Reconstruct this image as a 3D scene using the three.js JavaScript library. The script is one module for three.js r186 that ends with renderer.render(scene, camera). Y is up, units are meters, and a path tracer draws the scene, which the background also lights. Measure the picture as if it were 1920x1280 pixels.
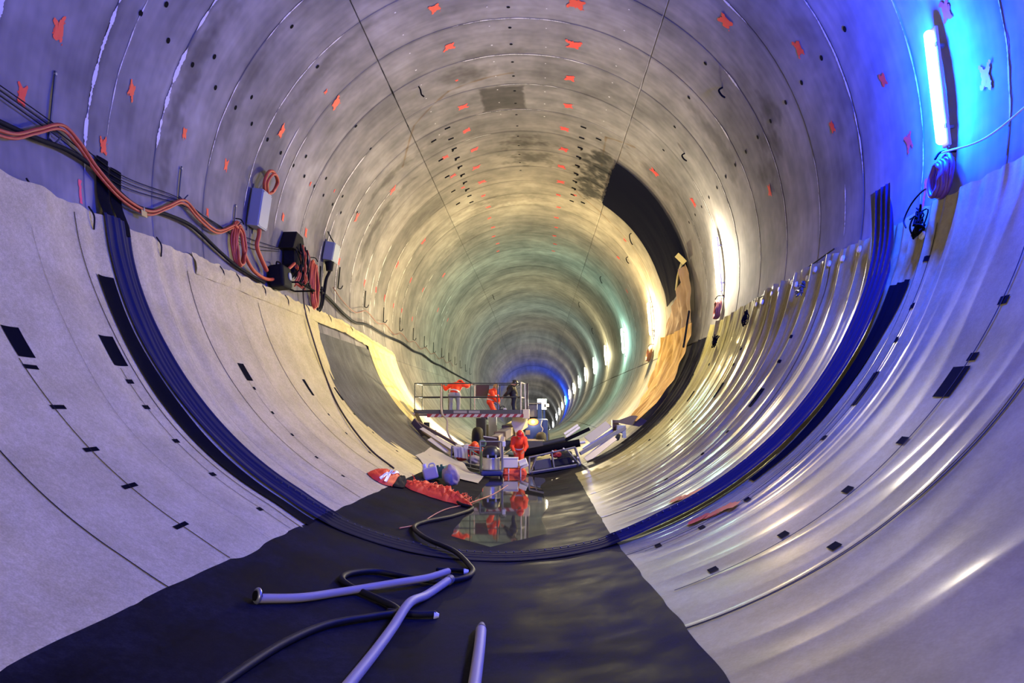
import * as THREE from 'three';
import { mergeGeometries } from 'three/addons/utils/BufferGeometryUtils.js';
import { ImprovedNoise } from 'three/addons/math/ImprovedNoise.js';
import { RoundedBoxGeometry } from 'three/addons/geometries/RoundedBoxGeometry.js';
import { RectAreaLightUniformsLib } from 'three/addons/lights/RectAreaLightUniformsLib.js';

// ---------------------------------------------------------------- camera, lights, exposure
const scene = new THREE.Scene();
scene.background = new THREE.Color(0x000000);
const R = 6;                                   // inner radius of the bored tunnel, axis 6 m above the invert
const camera = new THREE.PerspectiveCamera(49.47, 1.5, 0.05, 600);
camera.position.set(0.601, 2.157, 0);
camera.rotation.order = 'YXZ';
camera.rotation.set(THREE.MathUtils.degToRad(5.2315), THREE.MathUtils.degToRad(2.0344), 0);
const renderer = new THREE.WebGLRenderer({ antialias: true });
renderer.toneMapping = THREE.LinearToneMapping;
renderer.toneMappingExposure = 0.83;
renderer.shadowMap.enabled = true;
RectAreaLightUniformsLib.init();
// strip lights along the right wall: station, lamp colour, candela
const LAMPS = [
  [-14.5, [1.0, 0.9, 0.95], 50], [-2.4, [0.1, 0.1, 1.0], 130],
  [9.52, [0.0, 0.03, 1.0], 540], [21.4, [1.0, 0.88, 0.66], 195], [34.45, [1.0, 0.74, 0.32], 500],
  [45.6, [0.5, 1.0, 0.8], 170], [57.3, [1.0, 0.9, 0.5], 200], [69, [0.7, 1.0, 0.85], 160], [81, [1.0, 0.92, 0.65], 120],
  [93, [0.8, 1.0, 0.9], 100], [105, [1.0, 0.95, 0.75], 100], [117, [1.0, 0.95, 0.8], 80], [130, [0.01, 0.08, 1.0], 420],
  [143, [1.0, 0.93, 0.7], 100], [156, [1.0, 0.95, 0.8], 100], [170, [0.9, 0.95, 1.0], 100], [190, [0.9, 0.95, 1.0], 100], [210, [0.9, 0.95, 1.0], 100],
];

// ---------------------------------------------------------------- helpers
let seed = 20240;
const rnd = () => { seed = (seed * 1664525 + 1013904223) >>> 0; return seed / 4294967296; };
const rr = (a, b) => a + (b - a) * rnd();
const perlin = new ImprovedNoise();
const N = (x, y, z = 0.37) => perlin.noise(x, y, z);
const D2R = Math.PI / 180;
const lerp = (a, b, t) => a + (b - a) * t;
const clamp = (x, a = 0, b = 1) => Math.min(b, Math.max(a, x));
const smooth = (a, b, x) => { const t = clamp((x - a) / (b - a)); return t * t * (3 - 2 * t); };
// the tunnel dips and bends a little to the left beyond station 50
const bendY = s => (s > 50 ? -4.1e-4 * (s - 50) ** 2 : 0);
const bendX = s => (s > 50 ? -0.8e-4 * (s - 50) ** 2 : 0);
// tunnel coordinates: station s (m ahead), angle th (deg, 0 = invert, +90 right wall, 180 crown), radius r
const TP = (s, th, r = R) => new THREE.Vector3(r * Math.sin(th * D2R) + bendX(s), R - r * Math.cos(th * D2R) + bendY(s), -s);
const used = {};
function uname(name) { const k = used[name] = (used[name] ?? -1) + 1; return k ? name + '_' + String(k).padStart(3, '0') : name; }
function tag(o, label, category, group) { o.userData.label = label; o.userData.category = category; if (group) o.userData.group = group; return o; }
function mesh(name, geo, mat, parent) {
  const m = new THREE.Mesh(geo, mat); m.castShadow = m.receiveShadow = true;
  m.name = parent ? name : uname(name); (parent || scene).add(m); return m;
}
function thing(name, label, category, group) { const g = new THREE.Group(); g.name = uname(name); scene.add(g); return tag(g, label, category, group); }
function sub(name, parent) { const g = new THREE.Group(); g.name = name; parent.add(g); return g; }
function struct(name) { const g = new THREE.Group(); g.name = name; g.userData.kind = 'structure'; scene.add(g); return g; }
function merged(list) {
  const l = list.map(g => { const q = g.index ? g.toNonIndexed() : g; for (const k of Object.keys(q.attributes)) if (!['position', 'normal', 'uv', 'color'].includes(k)) q.deleteAttribute(k); return q; });
  const hasUv = l.every(g => g.attributes.uv), hasC = l.every(g => g.attributes.color);
  for (const g of l) { if (!hasUv) g.deleteAttribute('uv'); if (!hasC) g.deleteAttribute('color'); }
  return mergeGeometries(l);
}
const box = (w, h, d, x = 0, y = 0, z = 0, bev = 0) => {
  const g = bev ? new RoundedBoxGeometry(w, h, d, 2, Math.min(bev, w / 2.1, h / 2.1, d / 2.1)) : new THREE.BoxGeometry(w, h, d);
  return g.translate(x, y, z);
};
const V = (x, y, z) => new THREE.Vector3(x, y, z);
// round bar between two points
function bar(a, b, rad, seg = 8, rad2 = rad) {
  const d = b.clone().sub(a), L = d.length();
  const g = new THREE.CylinderGeometry(rad2, rad, L, seg);
  g.applyQuaternion(new THREE.Quaternion().setFromUnitVectors(V(0, 1, 0), d.normalize()));
  return g.translate((a.x + b.x) / 2, (a.y + b.y) / 2, (a.z + b.z) / 2);
}
// rectangular beam between two points, w across (horizontal-ish), h high
function beam(a, b, w, h, up = V(0, 1, 0), bev = 0.01) {
  const d = b.clone().sub(a), L = d.length(); d.normalize();
  const x = new THREE.Vector3().crossVectors(up, d).normalize(), y = new THREE.Vector3().crossVectors(d, x);
  const g = box(w, h, L, 0, 0, 0, bev);
  g.applyMatrix4(new THREE.Matrix4().makeBasis(x, y, d));
  return g.translate((a.x + b.x) / 2, (a.y + b.y) / 2, (a.z + b.z) / 2);
}
function tube(pts, rad, seg = 8, n = 0, closed = false) {
  const c = new THREE.CatmullRomCurve3(pts, closed, 'centripetal');
  const g = new THREE.TubeGeometry(c, n || Math.max(8, pts.length * 6), rad, seg, closed);
  if (closed) return g;
  const caps = [0, 1].map(t => new THREE.SphereGeometry(rad, seg, 5).translate(...c.getPoint(t).toArray()));
  return merged([g, ...caps]);
}
// sheet laid on the tunnel wall: rfn(s, th) gives the radius of its face
function sheet(sA, sB, thA, thB, ns, nt, rfn, uvScale = 1) {
  const fA = typeof sA === 'function' ? sA : () => sA, fB = typeof sB === 'function' ? sB : () => sB;
  const tA = typeof thA === 'function' ? thA : () => thA, tB = typeof thB === 'function' ? thB : () => thB;
  const P = [], U = [], I = [];
  for (let i = 0; i <= ns; i++) for (let j = 0; j <= nt; j++) {
    const a = i / ns, b = j / nt;
    const s0 = lerp(fA(0), fB(0), a), th = lerp(tA(s0), tB(s0), b), s = lerp(fA(th), fB(th), a);
    const p = TP(s, th, rfn(s, th)); P.push(p.x, p.y, p.z); U.push(s * uvScale, th * D2R * R * uvScale);
  }
  const flip = tB(fA(0)) < tA(fA(0));
  for (let i = 0; i < ns; i++) for (let j = 0; j < nt; j++) {
    const k = i * (nt + 1) + j, m = k + nt + 1;
    if (flip) I.push(k, m, k + 1, k + 1, m, m + 1); else I.push(k, k + 1, m, k + 1, m + 1, m);
  }
  const g = new THREE.BufferGeometry();
  g.setAttribute('position', new THREE.Float32BufferAttribute(P, 3)); g.setAttribute('uv', new THREE.Float32BufferAttribute(U, 2));
  g.setIndex(I); g.computeVertexNormals(); return g;
}
// frame on the wall: x along +/- s, y towards the crown, z out of the wall
function wallFrame(o, s, th, r) {
  const sg = th < 0 ? -1 : 1, t = th * D2R;
  const inw = V(-Math.sin(t), Math.cos(t), 0), up = V(Math.cos(t) * sg, Math.sin(t) * sg, 0);
  const x = new THREE.Vector3().crossVectors(up, inw);
  o.quaternion.setFromRotationMatrix(new THREE.Matrix4().makeBasis(x, up, inw)); o.position.copy(TP(s, th, r)); return o;
}
function dataTex(w, h, fn, srgb = true) {
  const d = new Uint8Array(w * h * 4), c = [0, 0, 0];
  for (let y = 0; y < h; y++) for (let x = 0; x < w; x++) { fn(x, y, c); const k = 4 * (y * w + x); d[k] = clamp(c[0], 0, 255); d[k + 1] = clamp(c[1], 0, 255); d[k + 2] = clamp(c[2], 0, 255); d[k + 3] = 255; }
  const t = new THREE.DataTexture(d, w, h, THREE.RGBAFormat); t.magFilter = THREE.LinearFilter; t.minFilter = THREE.LinearMipmapLinearFilter; t.generateMipmaps = true;
  t.wrapS = t.wrapT = THREE.RepeatWrapping; if (srgb) t.colorSpace = THREE.SRGBColorSpace; t.needsUpdate = true; return t;
}
const std = (r, g, b, rough = 0.7, extra = {}) => new THREE.MeshStandardMaterial({ color: new THREE.Color().setRGB(r, g, b), roughness: rough, ...extra });
const phys = (r, g, b, rough, extra = {}) => new THREE.MeshPhysicalMaterial({ color: new THREE.Color().setRGB(r, g, b), roughness: rough, ...extra });
const DS = { side: THREE.DoubleSide };

// ---------------------------------------------------------------- materials of the setting
// tileable value noise for small textures
function tileNoise(n, cells, sd) {
  let q = sd; const rn = () => { q = (q * 1103515245 + 12345) & 0x7fffffff; return q / 0x7fffffff; };
  const g = Array.from({ length: cells * cells }, rn), out = new Float32Array(n * n);
  for (let y = 0; y < n; y++) for (let x = 0; x < n; x++) {
    const fx = x / n * cells, fy = y / n * cells, ix = Math.floor(fx), iy = Math.floor(fy); let u = fx - ix, v = fy - iy; u = u * u * (3 - 2 * u); v = v * v * (3 - 2 * v);
    const a = (i, j) => g[(i % cells) + (j % cells) * cells];
    out[y * n + x] = lerp(lerp(a(ix, iy), a(ix + 1, iy), u), lerp(a(ix, iy + 1), a(ix + 1, iy + 1), u), v);
  }
  return out;
}
const nA = tileNoise(512, 256, 3), nB = tileNoise(512, 64, 7), nC = tileNoise(512, 12, 11), nD = tileNoise(512, 5, 19);
const grain = (k, a, b, c, d) => (nA[k] - 0.5) * a + (nB[k] - 0.5) * b + (nC[k] - 0.5) * c + (nD[k] - 0.5) * d;
const fleeceTex = dataTex(512, 512, (x, y, c) => { const k = y * 512 + x, v = 197 + grain(k, 24, 14, 12, 14); c[0] = v + 10; c[1] = v - 3; c[2] = v - 68; });
fleeceTex.repeat.set(0.4, 0.4);
const memTex = dataTex(512, 512, (x, y, c) => { const k = y * 512 + x, v = 148 + grain(k, 10, 10, 16, 22); c[0] = v + 8; c[1] = v - 2; c[2] = v - 56; });
memTex.repeat.set(0.3, 0.3);
const darkTex = dataTex(512, 512, (x, y, c) => { const k = y * 512 + x, v = 30 + grain(k, 10, 10, 12, 14); c[0] = v; c[1] = v - 1; c[2] = v + 4; });
darkTex.repeat.set(0.35, 0.35);
const roughTex = dataTex(512, 512, (x, y, c) => { const k = y * 512 + x, v = 176 + grain(k, 16, 20, 50, 50); c[0] = v; c[1] = v; c[2] = v; }, false);
roughTex.repeat.set(0.35, 0.35);
const matFleece = new THREE.MeshStandardMaterial({ map: fleeceTex, roughness: 0.95, bumpMap: fleeceTex, bumpScale: 0.004, ...DS });
const matMembrane = new THREE.MeshPhysicalMaterial({ map: memTex, roughness: 0.5, specularIntensity: 0.4, clearcoat: 0.32, clearcoatRoughness: 0.16, ...DS });
const matFloor = new THREE.MeshPhysicalMaterial({ map: darkTex, roughnessMap: roughTex, roughness: 0.95, specularIntensity: 0.05, ...DS });
const matBlackSheet = phys(0.008, 0.009, 0.022, 0.95, { specularIntensity: 0.01, ...DS });
const greyTex = dataTex(512, 512, (x, y, c) => { const k = y * 512 + x, st = nB[(y >> 4) * 512 + x] - 0.5, v = 66 + grain(k, 16, 12, 18, 22) + 34 * Math.max(0, st) * (nD[k] + 0.3); c[0] = v + 1; c[1] = v; c[2] = v - 2; });
greyTex.repeat.set(0.35, 0.35);
const matDarkSheet = new THREE.MeshStandardMaterial({ map: greyTex, roughness: 0.8, ...DS });
const matRubber = phys(0.01, 0.013, 0.05, 0.5, { specularIntensity: 0.3, ...DS });
const matTape = phys(0.006, 0.006, 0.009, 0.8, { specularIntensity: 0.02, ...DS });
const matSeam = phys(0.02, 0.018, 0.02, 0.8, { specularIntensity: 0.1, ...DS });
const matWhite = std(0.7, 0.7, 0.66, 0.5);
const matGrout = std(0.62, 0.6, 0.56, 0.85, DS);
const matSpray = std(0.85, 0.035, 0.018, 0.6, DS);
const matPink = std(0.85, 0.05, 0.12, 0.6, DS);
const matSocket = phys(0.006, 0.006, 0.006, 0.9, { specularIntensity: 0.1, ...DS });
const matGold = std(0.82, 0.5, 0.14, 0.95, DS);
const matShell = std(0.03, 0.03, 0.028, 0.95, DS);

// concrete lining: one map over the whole bore, u round the ring, v logarithmic along the station
const vOf = s => Math.log((Math.max(s, -0.9) + 1) / 5) / Math.log(17);
const sOf = v => 5 * Math.pow(17, v) - 1;
const JS = k => 8.36 + 1.905 * k;               // ring joints
const TW = 1536, THH = 1536;
const dirt = [ // station, angle, half sizes (m, deg), strength, edge noise
  [22.65, 184.5, 0.85, 6.5, 0.42, 0.12, 'r'], [20.6, 194, 0.55, 7, 0.4, 0.5], [19.6, 188, 0.3, 10, 0.2, 0.6],
  [27.0, 151.5, 1.2, 6.0, 0.85, 1.0], [28.9, 152, 1.6, 6.0, 0.8, 1.1], [30.5, 151, 1.0, 5, 0.7, 1.1], [26.0, 149, 0.5, 4.5, 0.8, 0.7],
  [26.6, 180, 0.7, 9, 0.4, 0.9], [28.3, 176, 0.8, 10, 0.35, 1.0], [15.9, 109, 0.5, 4, 0.45, 0.7], [15.3, 114, 0.5, 4, 0.5, 0.6], [16.6, 104, 0.6, 4, 0.35, 0.8],
  [12.5, 250, 0.35, 26, 0.3, 0.8], [14.3, 242, 0.3, 20, 0.16, 0.8], [16.4, 228, 0.3, 16, 0.2, 0.8], [26.2, 243, 0.35, 22, 0.35, 0.7], [24.4, 226, 0.3, 18, 0.3, 0.8],
  [30.0, 128, 0.5, 20, 0.3, 1.0], [24.3, 130, 0.5, 12, 0.2, 0.9], [12.6, 112, 0.35, 16, 0.16, 0.8], [18.6, 121, 0.4, 14, 0.22, 0.9], [34, 190, 1.2, 20, 0.16, 1], [38, 215, 1.2, 20, 0.16, 1],
];
const rust = [[20.9, 181, 21.3, 200], [21.3, 200, 22.4, 213], [22.4, 213, 24.6, 222], [24.2, 151, 27.5, 150], [23.6, 141, 24.2, 151], [31.9, 155, 33, 140], [33, 140, 33.5, 110], [31.3, 158, 31.9, 155]];
const liningTex = dataTex(TW, THH, (x, y, c) => {
  const th = x / TW * 360, s = sOf(y / THH), tp = th, m = th * D2R * R;
  let v = 124 + 30 * N(m * 0.45, s * 0.45, 1.3) + 20 * N(m * 1.7, s * 1.7, 5.1) + 8 * N(m * 6, s * 6, 2.2);
  v += 9 * N(m * 0.35, s * 5.5, 8.8) + 5 * N(m * 1.1, s * 14, 3.9);
  let wr = 1.02, wg = 0.985, wb = 0.93;
  const kk = (s - 8.36) / 1.905, fr = kk - Math.floor(kk), ring = Math.floor(kk);
  v *= 1 + 0.10 * N(ring * 3.7, 0.5, 7.7);
  const je = Math.min(fr, 1 - fr) * 1.905;                                                     // grime either side of a joint
  v *= 1 - 0.22 * Math.exp(-((je / 0.07) ** 2)) * clamp(0.5 + 1.6 * N(m * 0.5, ring * 2.3, 4.4));
  for (const [ds, dt, hs, ht, st, en, kind] of dirt) {
    const a = Math.abs(s - ds) / hs, b = Math.abs(tp - dt) / ht; if (a > 2.2 || b > 2.2) continue;
    const e = en * (N(m * 2.1, s * 2.1, ds) + 0.5 * N(m * 6.3, s * 6.3, dt));
    const d = kind === 'r' ? Math.max(a, b) : Math.hypot(a, b);
    const k = st * clamp((1.05 - d + e) * (kind === 'r' ? 8 : 1.1)); v *= 1 - k; wr *= 1 + 0.05 * k; wb *= 1 - 0.08 * k;
  }
  for (const [s0, t0, s1, t1] of rust) {
    const px = (s - s0), py = (tp - t0) * 0.1047, dx = s1 - s0, dy = (t1 - t0) * 0.1047, t = clamp((px * dx + py * dy) / (dx * dx + dy * dy));
    const d = Math.hypot(px - dx * t, py - dy * t) + 0.05 * N(m * 3, s * 3, 6);
    if (d < 0.06) { const k = 0.45 * (1 - Math.max(0, d) / 0.06); v *= 1 - 0.5 * k; wr *= 1 + 0.3 * k; wb *= 1 - 0.4 * k; }
  }
  c[0] = v * wr; c[1] = v * wg; c[2] = v * wb;
});
const matConcrete = new THREE.MeshStandardMaterial({ map: liningTex, roughness: 0.88, vertexColors: true });

// one precast segment: curved panel with rounded arrises, proud of the joint behind it
function segment(s0, s1, th0, th1, dr, tone) {
  const g = 0.006, ch = 0.022, ga = g / R / D2R, ca = ch / R / D2R, nt = Math.max(4, Math.round((th1 - th0) / 3.2));
  const S = [[s0 + g, 0.07], [s0 + g, ch], [s0 + g + ch, 0], [s1 - g - ch, 0], [s1 - g, ch], [s1 - g, 0.07]];
  const T = [[th0 + ga, 0.07], [th0 + ga, ch], [th0 + ga + ca, 0]];
  for (let i = 1; i < nt; i++) T.push([lerp(th0 + ga + ca, th1 - ga - ca, i / nt), 0]);
  T.push([th1 - ga - ca, 0], [th1 - ga, ch], [th1 - ga, 0.07]);
  const P = [], Nn = [], U = [], C = [], I = [];
  S.forEach(([s, os], i) => T.forEach(([th, ot], j) => {
    const o = Math.max(os, ot), p = TP(s, th, R + dr + o), t = th * D2R; P.push(p.x, p.y, p.z);
    const n = V(-Math.sin(t), Math.cos(t), 0);
    if (os > 0) n.add(V(0, 0, i < 3 ? 1 : -1)); if (ot > 0) n.add(V(Math.cos(t), Math.sin(t), 0).multiplyScalar(j < 3 ? -1 : 1));
    n.normalize(); Nn.push(n.x, n.y, n.z); U.push((th + 360) / 360, vOf(s)); C.push(tone, tone, tone);
  }));
  const w = T.length;
  for (let i = 0; i < S.length - 1; i++) for (let j = 0; j < w - 1; j++) { const k = i * w + j, m = k + w; I.push(k, k + 1, m, k + 1, m + 1, m); }
  const q = new THREE.BufferGeometry();
  q.setAttribute('position', new THREE.Float32BufferAttribute(P, 3)); q.setAttribute('normal', new THREE.Float32BufferAttribute(Nn, 3));
  q.setAttribute('uv', new THREE.Float32BufferAttribute(U, 2)); q.setAttribute('color', new THREE.Float32BufferAttribute(C, 3)); q.setIndex(I); return q;
}
const vault = struct('wall_vault');
const farSegs = [];
for (let k = -20; k < 116; k++) {
  const s0 = JS(k), s1 = JS(k + 1), parts = [[-214.8, -145.2], [-145.2, -74], [74, 145.2]];
  if (s1 > 23) parts.push([-74, -37], [37, 74]);
  if (s1 > 20) parts.push([-37, 0], [0, 37]);
  for (const [a, b] of parts) {
    const g = segment(s0, s1, a, b, rr(-0.006, 0.006), rr(0.88, 1.06));
    if (k < -4 || k > 40) farSegs.push(g); else mesh('segment', g, matConcrete, vault);
  }
}
const farRings = mesh('distant_rings', merged(farSegs), matConcrete, vault); farRings.userData.kind = 'stuff';
{ // grout behind the segments, closing the joints
  const q = []; for (let s = -32; s < 232; s += 8) q.push(sheet(s, s + 8, -180, 180, 4, 72, () => R + 0.06)); mesh('grout_backing', merged(q), matShell, vault);
  const end = (s, nm) => { const c = TP(s, 0, 0); mesh(nm, new THREE.CylinderGeometry(R + 0.06, R + 0.06, 0.2, 64).rotateX(Math.PI / 2).translate(c.x, c.y, c.z), std(0.3, 0.29, 0.27, 0.9), vault); };
  end(-31.9, 'bulkhead'); end(231, 'bulkhead');
}
// white sealant and lime runs along the ring joints: ragged ribbons
function ribbon(s, th0, th1, w, r = R - 0.011, sd = 0) {
  const n = Math.max(8, Math.round(Math.abs(th1 - th0) * 5)), P = [], I = [];
  for (let i = 0; i <= n; i++) {
    const th = lerp(th0, th1, i / n), e = Math.min(1, i / 8, (n - i) / 8), hw = w * 0.75 * e * clamp(0.62 + 1.2 * N(th * 0.35, s, 3 + sd) + 0.5 * N(th * 2.1, s, 1 + sd) + 0.35 * N(th * 6.3, s, 5)), of = 0.02 * N(th * 0.2, s, 9 + sd);
    const a = TP(s - hw + of, th, r), b = TP(s + hw + of, th, r); P.push(a.x, a.y, a.z, b.x, b.y, b.z);
    if (i < n) { const k = 2 * i; I.push(k, k + 1, k + 2, k + 1, k + 3, k + 2); }
  }
  const g = new THREE.BufferGeometry(); g.setAttribute('position', new THREE.Float32BufferAttribute(P, 3)); g.setIndex(I); g.computeVertexNormals(); return g;
}
for (const [s, a, b, w] of [[8.46, -112, -92, 0.07], [10.26, -120, -86, 0.06], [10.78, -118, -93, 0.018], [12.05, -114, -96, 0.085], [12.1, -126, -117, 0.05], [13.93, -137, -126, 0.03], [13.9, -117, -99, 0.03], [15.8, -141, -96, 0.03], [17.3, -120, -108, 0.03],
  [17.8, -120, -96, 0.03], [19.7, -116, -98, 0.02], [21.6, -130, -88, 0.05], [22.2, -112, -82, 0.05], [23.55, -128, -84, 0.06], [25.5, -130, -92, 0.06], [27.4, -110, -80, 0.07], [28.6, -104, -80, 0.06], [29.4, -118, -92, 0.07], [31.3, -124, -84, 0.07], [33.2, -122, -90, 0.08], [35.2, -116, -90, 0.06], [39, -126, -100, 0.06], [46.8, -125, -110, 0.1], [48.6, -120, -105, 0.1],
  [12.1, 90, 126, 0.035], [10.2, 80, 112, 0.022], [8.36, 84, 100, 0.02], [14.08, 128, 137, 0.05], [14.0, 84, 100, 0.02], [12.9, 82, 91, 0.04], [16.0, 122, 128, 0.06], [16.0, 84, 112, 0.02], [17.9, 117, 124, 0.06], [17.9, 86, 112, 0.025], [19.8, 82, 116, 0.03], [21.7, 96, 120, 0.025], [23.6, 84, 112, 0.03], [35.1, 92, 110, 0.05], [39, 96, 118, 0.06], [40.9, 90, 112, 0.07],
  [17.86, 166, 195, 0.03], [19.76, 160, 196, 0.03], [21.7, 168, 186, 0.02], [23.6, 172, 194, 0.02], [25.6, 190, 200, 0.02]])
{ const j = JS(Math.round((s - 8.36) / 1.905)); mesh('sealant_line', ribbon(Math.abs(j - s) < 0.28 ? j : s, a, b, w), matGrout, vault); }
// the long joints of the crown show dark where the gasket is open
for (const [th, a, b] of [[-145.2, 13.2, 33], [145.2, 13.6, 26]]) {
  const pts = []; for (let s = a; s <= b; s += 0.25) pts.push(s);
  const P = [], I = []; pts.forEach((s, i) => { const w = (th < 0 && s < 22 ? 0.004 : 0.001) + 0.03 * clamp(N(s * 1.6, th, 1) + 0.35 * N(s * 6, th, 2) - 0.02) * (s < 23 ? 1 : 0.3); const p = TP(s, th - w / R / D2R, R - 0.009), q = TP(s, th + w / R / D2R, R - 0.009); P.push(p.x, p.y, p.z, q.x, q.y, q.z); if (i < pts.length - 1) { const k = 2 * i; I.push(k, k + 2, k + 1, k + 1, k + 2, k + 3); } });
  const g = new THREE.BufferGeometry(); g.setAttribute('position', new THREE.Float32BufferAttribute(P, 3)); g.setIndex(I); g.computeVertexNormals();
  mesh('gasket_line', g, th < 0 ? matSocket : std(0.35, 0.33, 0.3, 0.9, DS), vault);
}
// flat mark conforming to the lining: outline radii given round the compass
function mark(s, th, radii, r = R - 0.011, rot = 0, sq = 1) {
  const n = radii.length, c = TP(s, th, r), P = [c.x, c.y, c.z], I = [];
  radii.forEach((q, i) => { const a = i / n * 2 * Math.PI + rot, p = TP(s + Math.cos(a) * q * sq, th + Math.sin(a) * q / r / D2R, r); P.push(p.x, p.y, p.z); I.push(0, 1 + i, 1 + (i + 1) % n); });
  const g = new THREE.BufferGeometry(); g.setAttribute('position', new THREE.Float32BufferAttribute(P, 3)); g.setIndex(I); g.computeVertexNormals(); return g;
}
// a sprayed blotch: overlapping ragged dabs along two short crossing strokes
function blot(s, th, q, sq) {
  const L = [], f = rr(0.5, 1.0), dab = (ds, dt, rad) => L.push(mark(s + ds * sq, th + dt / R / D2R, Array.from({ length: 14 }, () => rad * rr(0.65, 1.2)), R - 0.0115 - 0.0002 * L.length, rr(0, 6), sq));
  dab(0, 0, q * 0.6); for (let k = 0; k < 5; k++) dab(rr(-1, 1) * q * 0.8, rr(-1, 1) * q * 0.8, q * 0.07); for (const [a, n] of [[f, rr(0.7, 1)], [f + 3.14, rr(0.7, 1)], [f + rr(1.3, 1.8), rr(0.45, 0.95)], [f + rr(4.4, 5.0), rr(0.45, 0.95)]]) for (const k of [0.35, 0.6, 0.82, 1]) dab(Math.cos(a + rr(-0.2, 0.2)) * q * n * k, Math.sin(a + rr(-0.2, 0.2)) * q * n * k * 1.1, q * (0.42 - 0.27 * k));
  return merged(L);
}
const spray = [[9.35, -102.1, .16], [8.92, -91.5, .13], [11.18, -101.8, .13], [10.71, -91.2, .12], [12.96, -101.5, .11], [14.77, -101.6, .11], [16.61, -116.2, .16], [18.07, -131, .16], [25.54, -130.7, .15], [24.02, -114.8, .15], [33.17, -129.5, .15], [14.59, 132.2, .17], [13.1, 116.7, .16], [11.09, 101.2, .12], [13.04, 101.4, .12], [10.65, 90.3, .13], [16.7, 100.7, .13], [24.11, 131.6, .16], [22.67, 115.3, .16], [8.78, 91.1, .15], [9.29, 102.1, .14], [18.33, -100, .1], [20.17, -100.4, .13], [31.47, -113.8, .16], [41.11, -128.2, .15], [23.7, -99.4, .13], [27.34, -98.6, .13], [14.27, -90.7, .08], [17.3, -130.4, .06],
  [35, -113, .14], [38.5, -114, .13], [29.3, -99, .13], [31, -98.5, .12], [33, -98, .12], [35, -98.4, .12], [38, -98, .12], [45, -112, .14], [50, -112, .14], [21.9, -88, .1], [33.5, 130, .1], [37, 129, .12], [40, 115, .13], [31, 116, .13], [20.8, 197, .05], [26.2, 207.4, .12], [28.4, 207.2, .12], [30.3, 205, .08], [32, 158, .08], [19.4, -112, .06], [21.2, -115.5, .05]];
for (let k = 0; k < 15; k++) { const j = [0.03, -0.02, 0.02, -0.01][k % 4]; if (k !== 2) spray.push([16.84 + 1.953 * k, -162.7 + j * 20, k < 8 ? .15 : .11]); spray.push([16.92 + 1.98 * k, 164.8 + j * 10, k < 2 ? .21 : k < 8 ? .16 : .11]); }
for (const [s, th, q] of spray) {
  const deep = th > 120 || th < -120;
  mesh('spray_mark', blot(s, th, q * 1.35, deep ? 1.1 : 0.75), matSpray, vault);
}
for (const [s, a, b] of [[10.14, -84.6, -81.2], [10.16, 79.5, 83.5]]) mesh('spray_mark', sheet(th => s - 0.035 + 0.03 * N(th * 1.3, s), th => s + 0.03 + 0.03 * N(th * 1.7, s, 4), a, b, 4, 24, () => R - 0.013), matPink, vault);
// grout sockets: dark recess with a rim
const sockets = [];
for (let k = 0; k < 14; k++) { sockets.push([10.74 + 0.9 * k, -112.3]); if (k < 9) sockets.push([11.2 + 1.8 * k, -116.3]); sockets.push([11.64 + 0.953 * k, 112.1]); sockets.push([17.34 + 0.96 * k, -179]); }
for (let k = 0; k < 5; k++) { sockets.push([14.42 + 1.8 * k, -132]); sockets.push([16.42 + 1.9 * k, 132.2]); }
for (const [s, th] of sockets) {
  const o = rr(-0.05, 0.05), q = th < -170 ? 0.045 : 0.05;
  const g = merged([mark(s + o, th, Array(12).fill(q), R - 0.010), mark(s + o, th, Array(12).fill(q * 0.8), R - 0.012)]);
  mesh('grout_socket', g, matSocket, vault);
}
{ const q = []; for (let k = 0; k < 9; k++) for (const th of [-153.2, -174, 153, 172]) q.push(mark(16.28 + 0.955 * k + (th > -160 ? 0.12 : 0) + rr(-0.04, 0.04), th, Array(7).fill(rr(0.018, 0.03)), R - 0.012));
  const m = mesh('lime_spots', merged(q), matGrout, vault); m.userData.kind = 'stuff'; }
// dark fixing plates in two rows across the crown
const plateG = box(0.2, 0.035, 0.06, 0, 0, 0, 0.006);
for (let k = 0; k < 10; k++) for (const [th, off] of [[-156.4, 0], [159, 0.36]]) { const p = mesh('fixing_plate', plateG, matSocket, vault); wallFrame(p, 23.83 + 0.985 * k + off, th, R - 0.01); p.rotateZ(Math.PI / 2 - 0.05); if (k > 1 && k < 8) { const q = mesh('fixing_plate', box(0.05, 0.13, 0.04), matSocket, vault); wallFrame(q, 23.95 + 0.985 * k + off, th + (th < 0 ? 0.6 : -0.6), R - 0.012); q.rotateZ(1.2); } }
for (const [s, th] of [[24.29, -150.8], [26.21, -150.7], [28.15, -150.6], [30.1, -150.8], [32.0, -150.7], [24.66, 153.3], [32.6, 154]]) { const p = mesh('fixing_plate', plateG, matSocket, vault); wallFrame(p, s, th, R - 0.01); p.rotateZ(Math.PI / 2 + 0.05); }
// a bent dark clip, and rods left in the crown further on
for (const [s, th, L] of [[20.25, -152.4, 0.26], [31.8, 129, 0.5], [21, 126, 0.2], [16.6, 126, 0.22], [35.2, 125, 0.3], [44, 133, 0.4], [62, 120, 0.5], [58, 140, 0.4], [58, -150, 0.3]]) {
  const a = TP(s, th, R), b = TP(s, th, R - 0.1), c = b.clone().add(V(0.05, -L * 0.7, 0.05)), d = c.clone().add(V(0.06, -L * 0.2, 0));
  mesh('hanging_clip', tube([a, b, c, d], 0.022, 6), matSocket, vault);
}

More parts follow.
